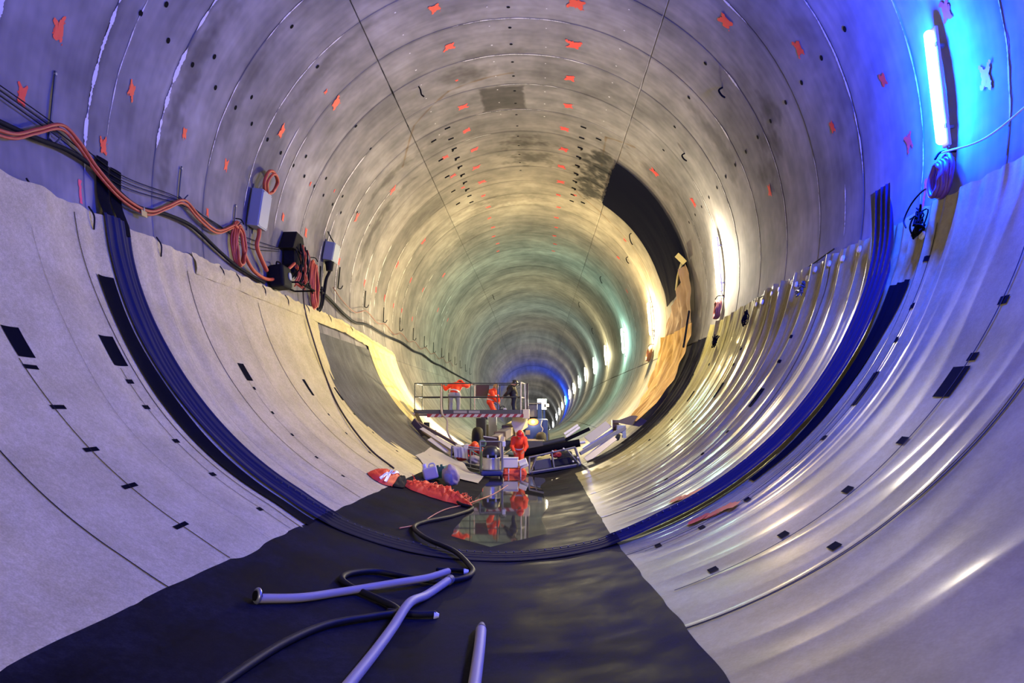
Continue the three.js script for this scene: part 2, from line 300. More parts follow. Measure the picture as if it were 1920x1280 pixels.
// ---------------------------------------------------------------- waterproofing sheets on the lower half
const TL = s => -80.2 + (s > 24 ? (s - 24) * 0.5 : 0);                    // top edge, left
const TR = s => 79 - (s > 16 ? (s - 16) * 0.36 : 0);                     // top edge, right
const foldL = (s, th) => {
  const t = clamp((-th - 25) / 55), far = smooth(9, 14, s);
  const e0 = smooth(23, 31, -th); return lerp(5.956, 5.94, e0) - e0 * (lerp(0.085, 0.03, far) * (0.5 + N(s * lerp(0.95, 1.4, far) + 0.25 * N(s * 0.5, th * 0.03, 4), th * 0.028, 2.2)) + 0.008 * N(s * 3.2, th * 0.09, 6.1) + 0.02 * smooth(0.9, 1, t) * (0.5 + N(s * 4, 0.5, 3)));
};
const pleat = x => { const f = Math.abs(((x % 1) + 1) % 1 - 0.5) * 2; return Math.pow(f, 1.7); };
const foldR = (s, th) => {
  const t = clamp((th - 17) / 61), far = smooth(8.5, 12, s), y = th * D2R * R;
  const w = s + 0.22 * N(s * 0.8, y * 0.33, 3.3) + 0.10 * N(s * 2.2, y * 0.5, 8.1) + (t - 0.5) * 0.25;
  const big = pleat(w * lerp(0.62, 1.35, far) + 0.3 * N(w * 0.7, 1.5, y * 0.22)) * lerp(0.04, 0.055, far);
  const fine = pleat(w * lerp(1.9, 3.3, far) + 0.5 * N(w * 1.1, y * 0.28, 5.5)) * 0.03 * clamp(0.6 + 1.5 * N(w * 0.9, y * 0.3, 1.1));
  const tiny = pleat(w * 7.5 + N(w * 2, y * 0.4, 2.7)) * 0.008 * far;
  const top = smooth(0.8, 1, t) * 0.03 * N(s * 6, y * 1.2, 4.4);
  return 5.955 - (0.16 + 0.84 * Math.pow(t, 0.9)) * smooth(16, 23, th) * clamp(0.55 + 1.1 * N(w * 0.45, y * 0.2, 6.6), 0.25, 1.2) * (big * 1.35 + fine * 1.25 + tiny) - top;
};
const foldF = (s, th) => {
  const right = smooth(-2, 12, th), w = s + 0.25 * N(s * 0.7, th * 0.05, 7.7);
  return 5.945 - right * smooth(17.5, 12, th) * (0.018 * pleat(w * 0.9 + 0.7 * N(w * 0.8, th * 0.06, 2)) * clamp(0.35 + 1.8 * N(s * 0.6, th * 0.12, 5)) + 0.003 * N(w * 4.4, th * 0.2)) - 0.006 * (0.5 + N(s * 1.3, th * 0.07, 9.9)) - 0.006 * N(s * 0.5, th * 0.2, 3.1);
};
const EL = s => -25.6 + clamp((s - 8) / 12) * 1.9 + 0.25 * N(s * 2.1, 0.5), ER = s => 18.4 - clamp((s - 5) / 6) * 2.1 + 0.2 * N(s * 2.4, 4.5);
const wl = struct('wall_left'), wrt = struct('wall_right'), floor = struct('floor');
for (const [a, b] of [[-6, 6.4], [6.4, 9.8], [9.8, 13.1], [13.1, 16.45], [16.45, 19.75], [19.75, 21.1]])
  mesh('fleece_sheet', sheet(a, b, s => TL(s) + 0.35 * N(s * 1.7, 2.2) + 0.25 * N(s * 5, 1.2), s => EL(s) + 0.8, Math.max(30, Math.round((b - a) * 26)), 90, (s, th) => foldL(s, th) - (s > a && s < a + 0.07 ? 0.006 : 0)), matFleece, wl);
mesh('fleece_sheet', sheet(27.35, th => 32.2 - 1.2 * smooth(62, 48, -th), s => -75.8 + 0.3 * N(s * 3, 1), -40, 40, 60, (s, th) => 5.93 - 0.05 * pleat(s * 0.9 + 0.2 * N(s, th * 0.05)) - 0.03 * N(s * 2, th * 0.06, 8)), matFleece, wl);
// folded hem along the top edge
mesh('top_hem', sheet(13.4, 32.2, s => TL(s) - 0.6 + 0.5 * N(s * 2.6, 6.1) + 0.3 * N(s * 7, 2), s => TL(s) + 3.2 + 0.25 * N(s * 1.9, 8.1), 320, 14, (s, th) => { const d = (th - TL(s)) / 3.2; return 5.915 - 0.05 * Math.sin(clamp(d) * Math.PI) - 0.02 * N(s * 3.5, th * 0.5, 7); }), matFleece, wl);
mesh('dark_sheet', sheet(th => 21.05 - 0.9 * Math.sin(clamp((-th - 22) / 52) * Math.PI), th => 27.5 + 1.2 * smooth(50, 38, -th), -74, -21, 70, 60, (s, th) => 5.925 - 0.02 * N(s * 1.6, th * 0.03, 1.7) - 0.008 * N(s * 5, th * 0.08, 1.2)), matDarkSheet, wl);
for (const [a, b] of [[-6, 6.45], [6.45, 9.75], [9.75, 13.1], [13.1, 16.5], [16.5, 19.9], [19.9, 22.2]])
  mesh('membrane_sheet', sheet(a, b, s => ER(s) - 0.8, s => TR(s) + 0.5 * N(s * 1.9, 3.2) + 0.3 * N(s * 6, 7.2), Math.round((b - a) * 42), 110, (s, th) => foldR(s, th) - (s < a + 0.05 ? 0.004 : 0)), matMembrane, wrt);
mesh('dark_sheet', sheet(22.15, th => 24.5 + 0.5 * N(th * 0.08, 3.1), 16, s => 73.5 + 0.5 * N(s * 2, 5), 60, 70, foldR), matFloor, wrt);
for (const [a, b] of [[-6, 4.9], [4.9, 10.4], [10.4, 17.2], [17.2, 24.6]])
  mesh('floor_sheet', sheet(a, b, EL, ER, Math.round((b - a) * 30), 80, foldF), matFloor, floor);
mesh('floor_sheet', sheet(s => 20.9, 26.5, -26, -15, 40, 30, (s, th) => 5.945 - 0.01 * N(s, th * 0.1)), matFloor, floor);
// seams, weld lines and the thin lines the tabs sit on
const lineOn = (fold, s, a, b, w, lift = 0.006) => sheet(x => s - w / 2 + 0.03 * N(x * 0.06, s, 2), x => s + w / 2 + 0.03 * N(x * 0.06, s, 2), a, b, 1, Math.round(Math.abs(b - a) * 2), (q, th) => fold(s, th) - lift);
for (const [s, w, a] of [[6.4, 0.018, -79], [9.8, 0.014, -79], [13.1, 0.016, -77], [16.45, 0.018, -76], [19.75, 0.016, -76]]) mesh('seam', lineOn(foldL, s, a, -25.2, w), matSeam, wl);
for (const [s, a, w] of [[7.65, -56, 0.014], [9.53, -56, 0.010], [13.95, -56, 0.010], [17.6, -53, 0.010], [20.1, -52, 0.010], [8.75, -74, 0.004], [11.9, -72, 0.004], [15.1, -74, 0.006]]) mesh('thin_line', lineOn(foldL, s, a, -25.6, w), matSeam, wl);
for (const [s, w, a] of [[6.4, 0.02, 17], [9.8, 0.012, 17], [13.1, 0.014, 17], [16.5, 0.014, 17], [19.9, 0.014, 17]]) mesh('seam', lineOn(foldR, s, a, TR(s) - 2, w, 0.007), matSeam, wrt);
for (const [s, b, w] of [[7.55, 72, 0.02], [9.58, 76, 0.016], [14.03, 74, 0.014], [17.75, 73, 0.012], [20.7, 68, 0.012]]) mesh('thin_line', lineOn(foldR, s, 19, b, w, 0.012), matSeam, wrt);
// black tape patches and tabs
const patchOn = (fold, s, th, w, h, lift = 0.012) => sheet(s - w / 2, s + w / 2, th - h / 12 / D2R, th + h / 12 / D2R, 14, 14, (q, t) => fold(q, t) - Math.max(0.005, lift * 0.22));
for (const [s, a, b, w] of [[7.8, -60.2, -56.3, 0.28], [9.58, -60.8, -56.3, 0.32], [14.03, -60, -56.2, 0.3], [17.55, -58.1, -53.6, 0.18], [20.1, -56.9, -52.7, 0.16]])
  mesh('tape_patch', patchOn(foldL, s, (a + b) / 2, w, (b - a) * D2R * R), matTape, wl);
for (const [s, a, b, w] of [[7.62, 51.3, 55, 0.3], [9.52, 50.3, 55.4, 0.22], [14.03, 50.1, 54.3, 0.16], [17.75, 53.1, 57.2, 0.14], [20.7, 52.4, 55.8, 0.12]])
  mesh('tape_patch', patchOn(foldR, s, (a + b) / 2, w, (b - a) * D2R * R, 0.03), matTape, wrt);
for (const [s, th] of [[7.75, -55], [7.71, -49.6], [7.65, -43.7], [7.66, -38.2], [7.65, -31.5]]) mesh('tape_tab', patchOn(foldL, s, th, 0.24, 0.06), matTape, wl);
for (const [s, th] of [[9.57, -53.9], [9.53, -49.8], [9.54, -44], [9.53, -37.6], [9.47, -30]]) mesh('tape_tab', patchOn(foldL, s, th, 0.15, 0.07), matTape, wl);
for (const [s, th] of [[14, -54.5], [14.01, -48.8], [13.97, -43.2], [13.89, -36.9], [13.9, -31], [17.6, -48], [17.6, -42], [17.6, -35], [17.5, -29], [20.1, -48], [20.1, -41], [20.1, -33]]) mesh('tape_tab', patchOn(foldL, s, th, 0.1, 0.07), matTape, wl);
for (const [s, th] of [[7.55, 62.5], [7.54, 56.1], [7.64, 45.7], [7.68, 38.6], [7.7, 31], [7.75, 23.4], [6.66, 32.2]]) mesh('tape_tab', patchOn(foldR, s, th, 0.15, 0.1, 0.03), matTape, wrt);
for (const [s, th] of [[9.6, 71.3], [9.53, 64.7], [9.51, 60], [9.57, 45], [9.63, 33.1], [9.59, 26.5], [9.64, 20.8]]) mesh('tape_tab', patchOn(foldR, s, th, 0.16, 0.08, 0.03), matTape, wrt);
for (const [s, th] of [[14.0, 65], [14.0, 60], [14.0, 44], [14.0, 38], [14.0, 30], [17.75, 66], [17.75, 62], [17.8, 46], [17.8, 38], [20.7, 64], [20.7, 46], [20.7, 38]]) mesh('tape_tab', patchOn(foldR, s, th, 0.12, 0.07, 0.03), matTape, wrt);
// ties along the left top edge, white fixing discs along the right one
for (const s of [8.9, 10.2, 12.1, 14.6, 15.4, 16.9, 18.5, 20.2, 22.4, 25]) mesh('tie', tube([TP(s, TL(s) - 0.6, 5.92), TP(s, TL(s) + 0.8, 5.86), TP(s + 0.02, TL(s) + 2.6, 5.9)], 0.012, 6), matSeam, wl);
for (const [s, d] of [[11.9, 1.6], [12.5, 1.9], [13.1, 1.6], [13.8, 1.3], [14.3, 1.9], [14.7, 2.6], [15.1, 1.4], [15.7, 2.0], [16.3, 1.8], [16.9, 2.6], [17.6, 1.8], [9.9, 4]]) { const m = mesh('fixing_disc', new THREE.CylinderGeometry(0.05, 0.062, 0.03, 14).rotateX(Math.PI / 2), matWhite, wrt); wallFrame(m, s, TR(s) - d, foldR(s, TR(s) - d) - 0.02); }
for (const [s0, t0, s1, t1] of [[11.95, 27.2, 11.5, 31.6], [9.98, 26.7, 9.74, 31.4]]) { const n = 10, q = []; for (let i = 0; i <= n; i++) { const s = lerp(s0, s1, i / n) + rr(-0.06, 0.06), th = lerp(t0, t1, i / n); q.push(mark(s, th, Array.from({ length: 9 }, () => rr(0.05, 0.13)), foldR(s, th) - 0.02 - 0.0005 * i)); } mesh('spray_mark', merged(q), matSpray, wrt); }

// ---------------------------------------------------------------- strip lights on the right wall
const matTray = std(0.55, 0.56, 0.58, 0.5), matBracket = std(0.2, 0.2, 0.21, 0.5, { metalness: 0.6 });
const lampWords = ['blue glowing strip light above the coiled cable on the near right wall', 'white strip light on the wall above the creased membrane', 'white strip light beside the loose golden fleece', 'pale cyan strip light, next along the wall after the loose golden fleece'];
LAMPS.forEach(([s, col, cd], i) => {
  const th = 93.4, near = i < 6, L = 1.55;
  const g = tag(thing('strip_light', '', 'strip light', 'strip lights along the right wall'), i < 2 ? 'white strip light on the right wall at the near end, outside the view' : lampWords[i - 2] || 'small distant strip light in the row receding along the right wall', 'strip light', 'strip lights along the right wall');
  wallFrame(g, s, th, R);
  mesh('tray', box(0.15, L + 0.06, 0.05, 0, 0, 0.135, 0.015), matTray, g);
  const bright = new THREE.Color().setRGB(...col.map(c => lerp(c, 1, i === 2 || i === 12 ? 0.55 : 0.75)));
  const cap = new THREE.CapsuleGeometry(0.06, L - 0.12, 6, 14).translate(0, 0, 0.205);
  mesh('diffuser', cap, new THREE.MeshStandardMaterial({ color: 0xffffff, roughness: 0.4, emissive: bright, emissiveIntensity: 5 }), g);
  for (const y of [-0.55, 0.55]) mesh('bracket', merged([box(0.06, 0.04, 0.12, 0, y, 0.06), box(0.17, 0.05, 0.012, 0, y, 0.163)]), matBracket, g);
  mesh('supply_cable', tube([V(0, -L / 2, 0.14), V(0.02, -L / 2 - 0.12, 0.12), V(0.05, -L / 2 - 0.26, 0.05)], 0.014, 6), matBracket, g);
  const c = new THREE.Color().setRGB(...col), blue = col[0] < 0.2, ys = near ? [-0.52, 0, 0.52] : [0];
  // the fitting throws most of its light forward off its tray; some spills sideways
  if (!blue) { const q = new THREE.RectAreaLight(c, cd * 1.3 / (0.12 * L), 0.12, L); q.rotation.y = Math.PI; q.position.set(0, 0, 0.275); q.name = 'lamp_panel_light'; g.add(q); }
  for (const y of ys) {
    const p = new THREE.PointLight(c, cd * (blue ? 1 : 0.42) / ys.length, 0, 2); p.castShadow = true; p.shadow.radius = near ? 2.5 : 4; p.position.set(0, y, 0.33); g.add(p); p.name = 'lamp_light';
  }
});
// work lamp on a mast standing beyond the lift truck
{
  const g = thing('work_floodlight', 'white work floodlight on a mast beyond the blue truck', 'floodlight'); const s = 47; g.position.set(0.82, 0.03, -s);
  mesh('mast', bar(V(0, 0, 0), V(0, 2.2, 0), 0.03), matBracket, g);
  for (let k = 0; k < 3; k++) { const a = k * 2.094 + 0.3; mesh('leg', bar(V(0, 0.8, 0), V(Math.cos(a) * 0.6, 0.03 + 0.02 * k, Math.sin(a) * 0.6), 0.018), matBracket, g); }
  mesh('housing', box(0.62, 0.72, 0.14, 0, 2.45, -0.05, 0.03), matTray, g);
  mesh('lens', box(0.54, 0.64, 0.03, 0, 2.45, 0.04, 0.01), new THREE.MeshStandardMaterial({ color: 0xffffff, emissive: 0xf4f6ff, emissiveIntensity: 9 }), g);
  const p = new THREE.SpotLight(0xf0f4ff, 140, 0, 1.1, 0.8, 2); p.castShadow = true; p.shadow.radius = 8; p.position.set(0, 2.45, 0.12); p.target.position.set(-1.0, 3.0, 12); g.add(p, p.target); p.name = 'lamp_light'; p.target.name = 'lamp_aim';
}

// work lamp on a tripod on the floor behind the photographer
{
  const g = thing('work_lamp', 'warm white work lamp on a tripod at the near end of the tunnel floor', 'work lamp'); g.position.set(-1.5, 0.24, 4.2);
  mesh('mast', bar(V(0, 0.3, 0), V(0, 1.3, 0), 0.02), matBracket, g);
  for (let k = 0; k < 3; k++) { const a = k * 2.094; mesh('leg', bar(V(0, 0.7, 0), V(Math.cos(a) * 0.4, 0.03, Math.sin(a) * 0.4), 0.014), matBracket, g); }
  mesh('housing', box(0.5, 0.3, 0.1, 0, 1.42, 0.02, 0.02), matTray, g);
  mesh('lens', box(0.44, 0.24, 0.02, 0, 1.42, -0.04, 0.006), new THREE.MeshStandardMaterial({ color: 0xffffff, emissive: 0xfff0dc, emissiveIntensity: 6 }), g);
  const p = new THREE.PointLight(new THREE.Color().setRGB(1, 0.87, 0.76), 150, 0, 2); p.castShadow = true; p.shadow.radius = 9; p.position.set(0, 1.42, -0.22); p.name = 'lamp_light'; g.add(p);
}

// ---------------------------------------------------------------- waterstop, strips and loose sheets
const foldAny = (s, th) => th < EL(s) ? foldL(s, th) : th > ER(s) ? Math.min(foldR(s, th), foldR(s, th)) : foldF(s, th);
{
  const g = thing('waterstop', 'dark ribbed rubber waterstop band running round the tunnel from wall to wall', 'waterstop');
  const base = (s, th) => (th > 24 ? 5.86 : th > 14 ? lerp(5.93, 5.86, (th - 14) / 10) : th < -30 ? foldL(s, th) - 0.03 : th < -22 ? lerp(foldL(s, -30) - 0.03, 5.93, (th + 30) / 8) : 5.93);
  for (const [ta, tb, mt, nm, nn] of [[-80.6, -25, matRubber, 'band', 90], [-25, 17, phys(0.012, 0.012, 0.02, 0.7, { specularIntensity: 0.15, ...DS }), 'floor_band', 50], [17, 71, matRubber, 'band', 80]]) mesh(nm, sheet(10.45, 11.2, ta, tb, 40, nn, (s, th) => {
    const f = (s - 10.45) / 0.75; let r = base(s, th) - 0.01 * Math.sin(f * Math.PI);
    for (const c of [0.06, 0.3, 0.5, 0.7, 0.94]) r -= (th > -24 && th < 16 ? 0.008 : 0.022) * Math.exp(-(((f - c) / 0.022) ** 2));
    return r + (th < -80 ? (-80 - th) * 0.007 : 0);
  }), mt, g);
  // its free end curls away from the right wall
  mesh('curled_end', sheet(th => 10.45 + (th - 71) * 0.02, th => 11.2 + (th - 71) * 0.012, 70.8, 84.5, 40, 30, (s, th) => {
    const f = (s - 10.45) / 0.75; let r = 5.86 - 0.004 * (th - 70.8) - 0.05 * smooth(74, 84.5, th); for (const c of [0.06, 0.3, 0.5, 0.7, 0.94]) r -= 0.022 * Math.exp(-(((f - c) / 0.03) ** 2)); return r;
  }), matRubber, g);
  const dots = []; for (let th = -34; th < 30; th += 1.1) dots.push(new THREE.SphereGeometry(0.012, 6, 4).translate(...TP(10.95 + rr(-0.02, 0.02), th, base(10.9, th) - 0.03).toArray()));
  const m = mesh('studs', merged(dots), std(0.06, 0.065, 0.09, 0.4), g); m.userData.kind = 'stuff';
}
{
  const a = mesh('rubber_strip', sheet(th => 9.99 + 0.02 * N(th * 0.1, 1), th => 10.36 + 0.02 * N(th * 0.1, 5), -70.5, -24.8, 8, 60, (s, th) => foldL(s, th) - 0.02), matTape);
  tag(a, 'flat black strip laid on the cream fleece beside the ribbed waterstop', 'strip');
  const b = mesh('rubber_strip', sheet(th => lerp(9.66, 9.98, clamp((68.5 - th) / 30)) + 0.22, th => lerp(10.5, 10.44, clamp((68.5 - th) / 30)), 69, 36, 14, 60, (s, th) => foldR(s, th) - 0.014), matTape);
  tag(b, 'flat black strip on the shiny creased membrane beside the blue-lit waterstop', 'strip');
}
{ // black sheet high on the right of the vault with a ragged upper edge
  const g = mesh('black_membrane', sheet(th => 25.75 + 0.5 * smooth(100, 93, th) + 0.02 * N(th, 1), th => 31.1 - 0.5 * smooth(110, 94, th), s => 93.5 + 0.8 * Math.abs(s - 30.4), s => 145.6 + 0.7 * N(s * 3.1, 1.7) + 0.5 * N(s * 9, 4.1), 60, 90, (s, th) => 5.93 - 0.03 * N(s * 0.7, th * 0.04, 1.1) - 0.006 * N(s * 3, th * 0.1, 3)), matBlackSheet);
  tag(g, 'large black membrane sheet fixed high on the right side of the vault', 'sheet');
}
{ // loose golden fleece on the right wall
  const g = thing('loose_fleece', 'loose crumpled golden fleece hanging on the right wall past the membrane', 'fleece');
  const f = (s, th) => 5.86 - 0.22 * Math.abs(N(s * 0.8, th * 0.055, 2.7)) - 0.10 * Math.abs(N(s * 2.1, th * 0.13, 5.1)) - 0.05 * N(s * 0.5, th * 0.03, 8) ;
  mesh('hanging_sheet', sheet(th => 24.6 + 0.15 * N(th * 0.2, 2), th => lerp(28.3, 30.7, smooth(42, 72, th)) + 0.3 * N(th * 0.15, 5), 42, s => 80.5 + 1.0 * N(s * 1.5, 3), 80, 100, f), matGold, g);
  mesh('upper_flap', sheet(th => 25.0 + 0.5 * smooth(88, 102, th), th => lerp(30.4, 26.4, smooth(84, 101, th)) , 78, s => 101.5, 50, 60, (s, th) => f(s, th) + 0.02), std(0.42, 0.27, 0.15, 0.95, DS), g);
  mesh('pale_edge', tube([TP(25.9, 103.5, 5.85), TP(26.6, 101, 5.8), TP(27.0, 99, 5.78), TP(27.6, 96, 5.8)], 0.05, 8), matFleece, g);
  mesh('flap', sheet(25.2, 25.9, 102, 105.5, 6, 8, (s, th) => 5.82 - 0.2 * (th - 102) / 3.5), matFleece, g);
}
// ---------------------------------------------------------------- puddles
{
  const matWater = phys(0.92, 0.92, 0.92, 0.03, { ior: 1.33, transmission: 1, thickness: 0, transparent: true, ...DS });
  const pud = (s0, s1, y, label, wob, sd) => {
    const sh = new THREE.Shape(), P = []; const n = 60, hw = Math.sqrt(Math.max(0.01, 2 * 5.95 * (y - 0.058)));
    for (let i = 0; i <= n; i++) { const t = i / n; P.push([lerp(s0, s1, t), (hw + wob * N(t * 7, sd, 1)) * Math.min(1, Math.sin(Math.PI * t) * 3.2)]); }
    for (let i = n; i >= 0; i--) { const t = i / n; P.push([lerp(s0, s1, t), -(hw + wob * N(t * 9, sd, 4)) * Math.min(1, Math.sin(Math.PI * t) * 3.2)]); }
    P.forEach(([s, x], i) => (i ? sh.lineTo(x, s) : sh.moveTo(x, s)));
    const m = mesh('puddle', new THREE.ShapeGeometry(sh).rotateX(-Math.PI / 2), matWater); m.position.set(-0.12, y, 0); tag(m, label, 'puddle');
  };
  pud(11.25, 23.6, 0.118, 'long still puddle on the dark floor mirroring the workers and machines', 0.14, 1.5);
}
// ---------------------------------------------------------------- cables and electrical gear on the left wall
const matOrange = std(0.5, 0.075, 0.025, 0.6), matBlackCable = phys(0.01, 0.01, 0.012, 0.7, { specularIntensity: 0.15 }), matGreyBox = std(0.24, 0.27, 0.31, 0.5), matGreyDark = std(0.08, 0.085, 0.09, 0.6), matSteel = std(0.35, 0.36, 0.38, 0.4, { metalness: 0.7 }), matRod = std(0.02, 0.03, 0.09, 0.5);
const WP = (arr, r) => arr.map(([s, th, q]) => TP(s, th, q ?? r));
const orangePath = [[5.5, -88, 5.9], [7.6, -85, 5.88], [8.58, -85.3], [9.05, -87.6], [9.57, -90.1], [9.92, -89.2], [10.36, -86.9], [11.04, -84.6], [11.82, -84.4], [12.44, -87], [13.07, -89.7], [13.64, -88.4], [14.45, -87.6], [15.29, -90.7]];
tag(mesh('orange_cable', merged([tube(WP(orangePath, 5.86), 0.024, 8, 120), tube(WP(orangePath.map(([s, t, q]) => [s, t + 0.55, (q ?? 5.86) + 0.02]), 5.88), 0.022, 8, 120)]), matOrange), 'orange power cables draped between the hooks on the left wall', 'cable');
tag(mesh('black_cable', tube(WP([[5.5, -85.5], [7.6, -86], [8.58, -86.3], [9.16, -86.7], [9.7, -87.3], [10.36, -86.9], [11.41, -84.4], [12.44, -85.6], [13.42, -85.9], [14.54, -83.8], [15.35, -82.4], [17, -81.4]], 5.9), 0.035, 8, 120), matBlackCable), 'thick black cable sagging under the orange cables on the left wall', 'cable');
tag(mesh('wire', merged([0, 1, 2].map(k => tube(WP([[5, -95 + k], [7.6, -91.5 + k * 0.6], [9.6, -89.9 + k * 0.7], [11, -88.2 + k * 0.8], [13.1, -89.9 + k * 0.5], [14.6, -88.8 - k * 0.2], [16.2, -90 + k], [18.2, -92 + k * 0.4]], 5.93), 0.008, 5, 80))), matBlackCable), 'thin black wires strung along the left wall above the orange cables', 'wire');
for (const [s, a, b, words] of [[9.46, -97, -87.4, 'longest dark blue hanger bar, where the orange cables crest before the black strips'], [13.05, -95.8, -89.9, 'dark blue hanger bar between the brassy cable tag and the orange coil'], [15.5, -95.6, -91.2, 'short dark blue hanger bar close beside the tall grey junction box']]) {
  const g = thing('cable_hanger', words, 'hanger', 'cable hangers');
  wallFrame(g, s, (a + b) / 2, R); const h = (b - a) * D2R * R;
  mesh('bar', box(0.035, h, 0.02, 0, 0, 0.04, 0.006), matRod, g); mesh('hook', tube([V(0, -h / 2 + 0.05, 0.05), V(0, -h / 2, 0.12), V(0, -h / 2 + 0.08, 0.2)], 0.012, 6), matRod, g); mesh('bolt', new THREE.CylinderGeometry(0.02, 0.02, 0.05, 8).rotateX(Math.PI / 2).translate(0, h / 2 - 0.04, 0.03), matSteel, g);
}
[[21.8, -91], [23.83, -94.5], [27.57, -93.1], [31, -91.5], [34.7, -91.8], [38.5, -91], [42.3, -90.5], [46, -90.2], [50, -90], [54, -90], [58, -90], [62, -90], [66.5, -90], [71, -90]].forEach(([s, th], i) => {
  const g = thing('cable_peg', 'short dark cable peg further along the left wall', 'peg', 'cable pegs in a row'); wallFrame(g, s, th, R); const h = i < 2 ? 0.7 : 0.62;
  mesh('bar', box(0.05, h, 0.03, 0, 0, 0.05, 0.008), matSocket, g); mesh('hook', tube([V(0, -h / 2, 0.05), V(0, -h / 2 - 0.02, 0.14), V(0, -h / 2 + 0.08, 0.2)], 0.016, 6), matSocket, g);
});
{ const up = [], lo = [], xs = [[20.2, -86.5], [21.96, -86.6], [24.31, -83.3], [25.68, -82.2], [27.33, -83.5], [30.72, -82.9], [34.84, -83.4], [38, -82], [41, -82.4], [45, -80.5], [49, -80.5], [54, -79.5], [60, -79], [70, -79], [84, -79], [100, -79], [120, -79]];
  tag(mesh('black_cable', tube(WP(xs.map(([s, t]) => [s, t]), 5.9), 0.045, 8, 160), matBlackCable), 'black cable running from the electrical board away along the left wall', 'cable');
  const y = [[23, -90]]; for (const [s, th] of [[23.83, -88], [27.57, -88.5], [31, -87.5], [34.7, -87.5], [38.5, -87], [42.3, -87], [46, -86.6], [50, -86.5], [54, -86.5]]) { y.push([s, th]); y.push([s + 1.9, th + 2.2]); }
  tag(mesh('wire', tube(WP(y, 5.88), 0.018, 6, 200), std(0.22, 0.07, 0.03, 0.6)), 'brown wire looping from peg to peg along the left wall', 'wire');
}
// two flat black strips hanging from the wall above the waterstop
for (const [s0, s1, a, b] of [[10.5, 10.8, -89.3, -78.5], [10.86, 11.16, -88.7, -78.5]]) tag(mesh('hanging_strip', sheet(s0, s1, a, b, 6, 14, (s, th) => lerp(5.87, 5.96, smooth(79.5, 84, -th)) - 0.01 * Math.sin((s - s0) / (s1 - s0) * Math.PI)), matTape), 'flat black rubber strip hanging on the wall above the waterstop', 'strip', 'black strips over the waterstop');
{ // grey junction boxes
  const mk = (s, th, w, h, d, label, lp) => {
    const g = thing('junction_box', label, 'junction box'); wallFrame(g, s, th, R);
    mesh('body', box(w, h, d, 0, 0, d / 2 + 0.05, 0.02), matGreyBox, g);
    mesh('lid', box(w * 0.94, h * 0.94, 0.02, 0, 0, d + 0.055, 0.008), matGreyBox, g);
    mesh('mounting_rail', merged([box(0.05, h * 1.25, 0.05, -w * 0.3, 0, 0.025), box(0.05, h * 1.25, 0.05, w * 0.3, 0, 0.025)]), matGreyDark, g);
    for (const x of [-0.4, 0.4]) for (const y of [-0.44, 0.44]) mesh('screw', new THREE.CylinderGeometry(0.012, 0.012, 0.012, 8).rotateX(Math.PI / 2).translate(w * x, h * y, d + 0.07), matSteel, g);
    return g;
  };
  let g = mk(16.42, -97, 0.56, 0.86, 0.26, 'tall grey junction box topped by an orange cable loop', 1);
  g = mk(22.15, -99.3, 0.6, 0.56, 0.3, 'small pale grey junction box with a dark hanging cable below it', 2);
  tag(mesh('orange_cable', merged([tube(WP([[16.45, -101.2, 5.78], [16.2, -103, 5.74], [16.3, -105.6, 5.76], [16.6, -106.6, 5.78], [16.95, -105.4, 5.78], [16.85, -102.8, 5.76], [16.6, -101.2, 5.78]], 5.8), 0.038, 8, 60), tube(WP([[16.5, -101.2, 5.72], [16.28, -103.2, 5.7], [16.4, -105.4, 5.7], [16.65, -106.2, 5.72], [16.88, -105, 5.72], [16.75, -102.6, 5.72]], 5.72), 0.03, 8, 60)]), matOrange), 'orange cable loop standing on top of the tall grey junction box', 'cable');
  tag(mesh('orange_cable', tube(WP([[16.5, -93, 5.8], [16.55, -91.5, 5.82], [16.5, -89, 5.84], [16.8, -86.5, 5.85], [17.1, -84.5, 5.85]], 5.8), 0.05, 8, 40), matOrange), 'thick orange cable dropping out of the tall grey junction box', 'cable');
  tag(mesh('black_cable', merged([tube(WP([[22.2, -96.4, 5.8], [22.3, -94, 5.82], [22.1, -91, 5.85], [22, -87, 5.88], [21.7, -82.5, 5.9], [21.4, -80.8, 5.9]], 5.85), 0.05, 8, 50), new THREE.CylinderGeometry(0.14, 0.1, 0.28, 12).translate(...TP(22.1, -95, 5.78).toArray())]), matBlackCable), 'dark cable and plug hanging below the small pale junction box', 'cable');
  tag(mesh('black_cable', tube(WP([[21.7, -104.5, 5.9], [21.9, -103.5, 5.85], [22.2, -102.4, 5.8], [22.1, -100, 5.66]], 5.85), 0.02, 6, 30), matBlackCable), 'bent thin black cable entering the small pale junction box from above', 'cable');
}
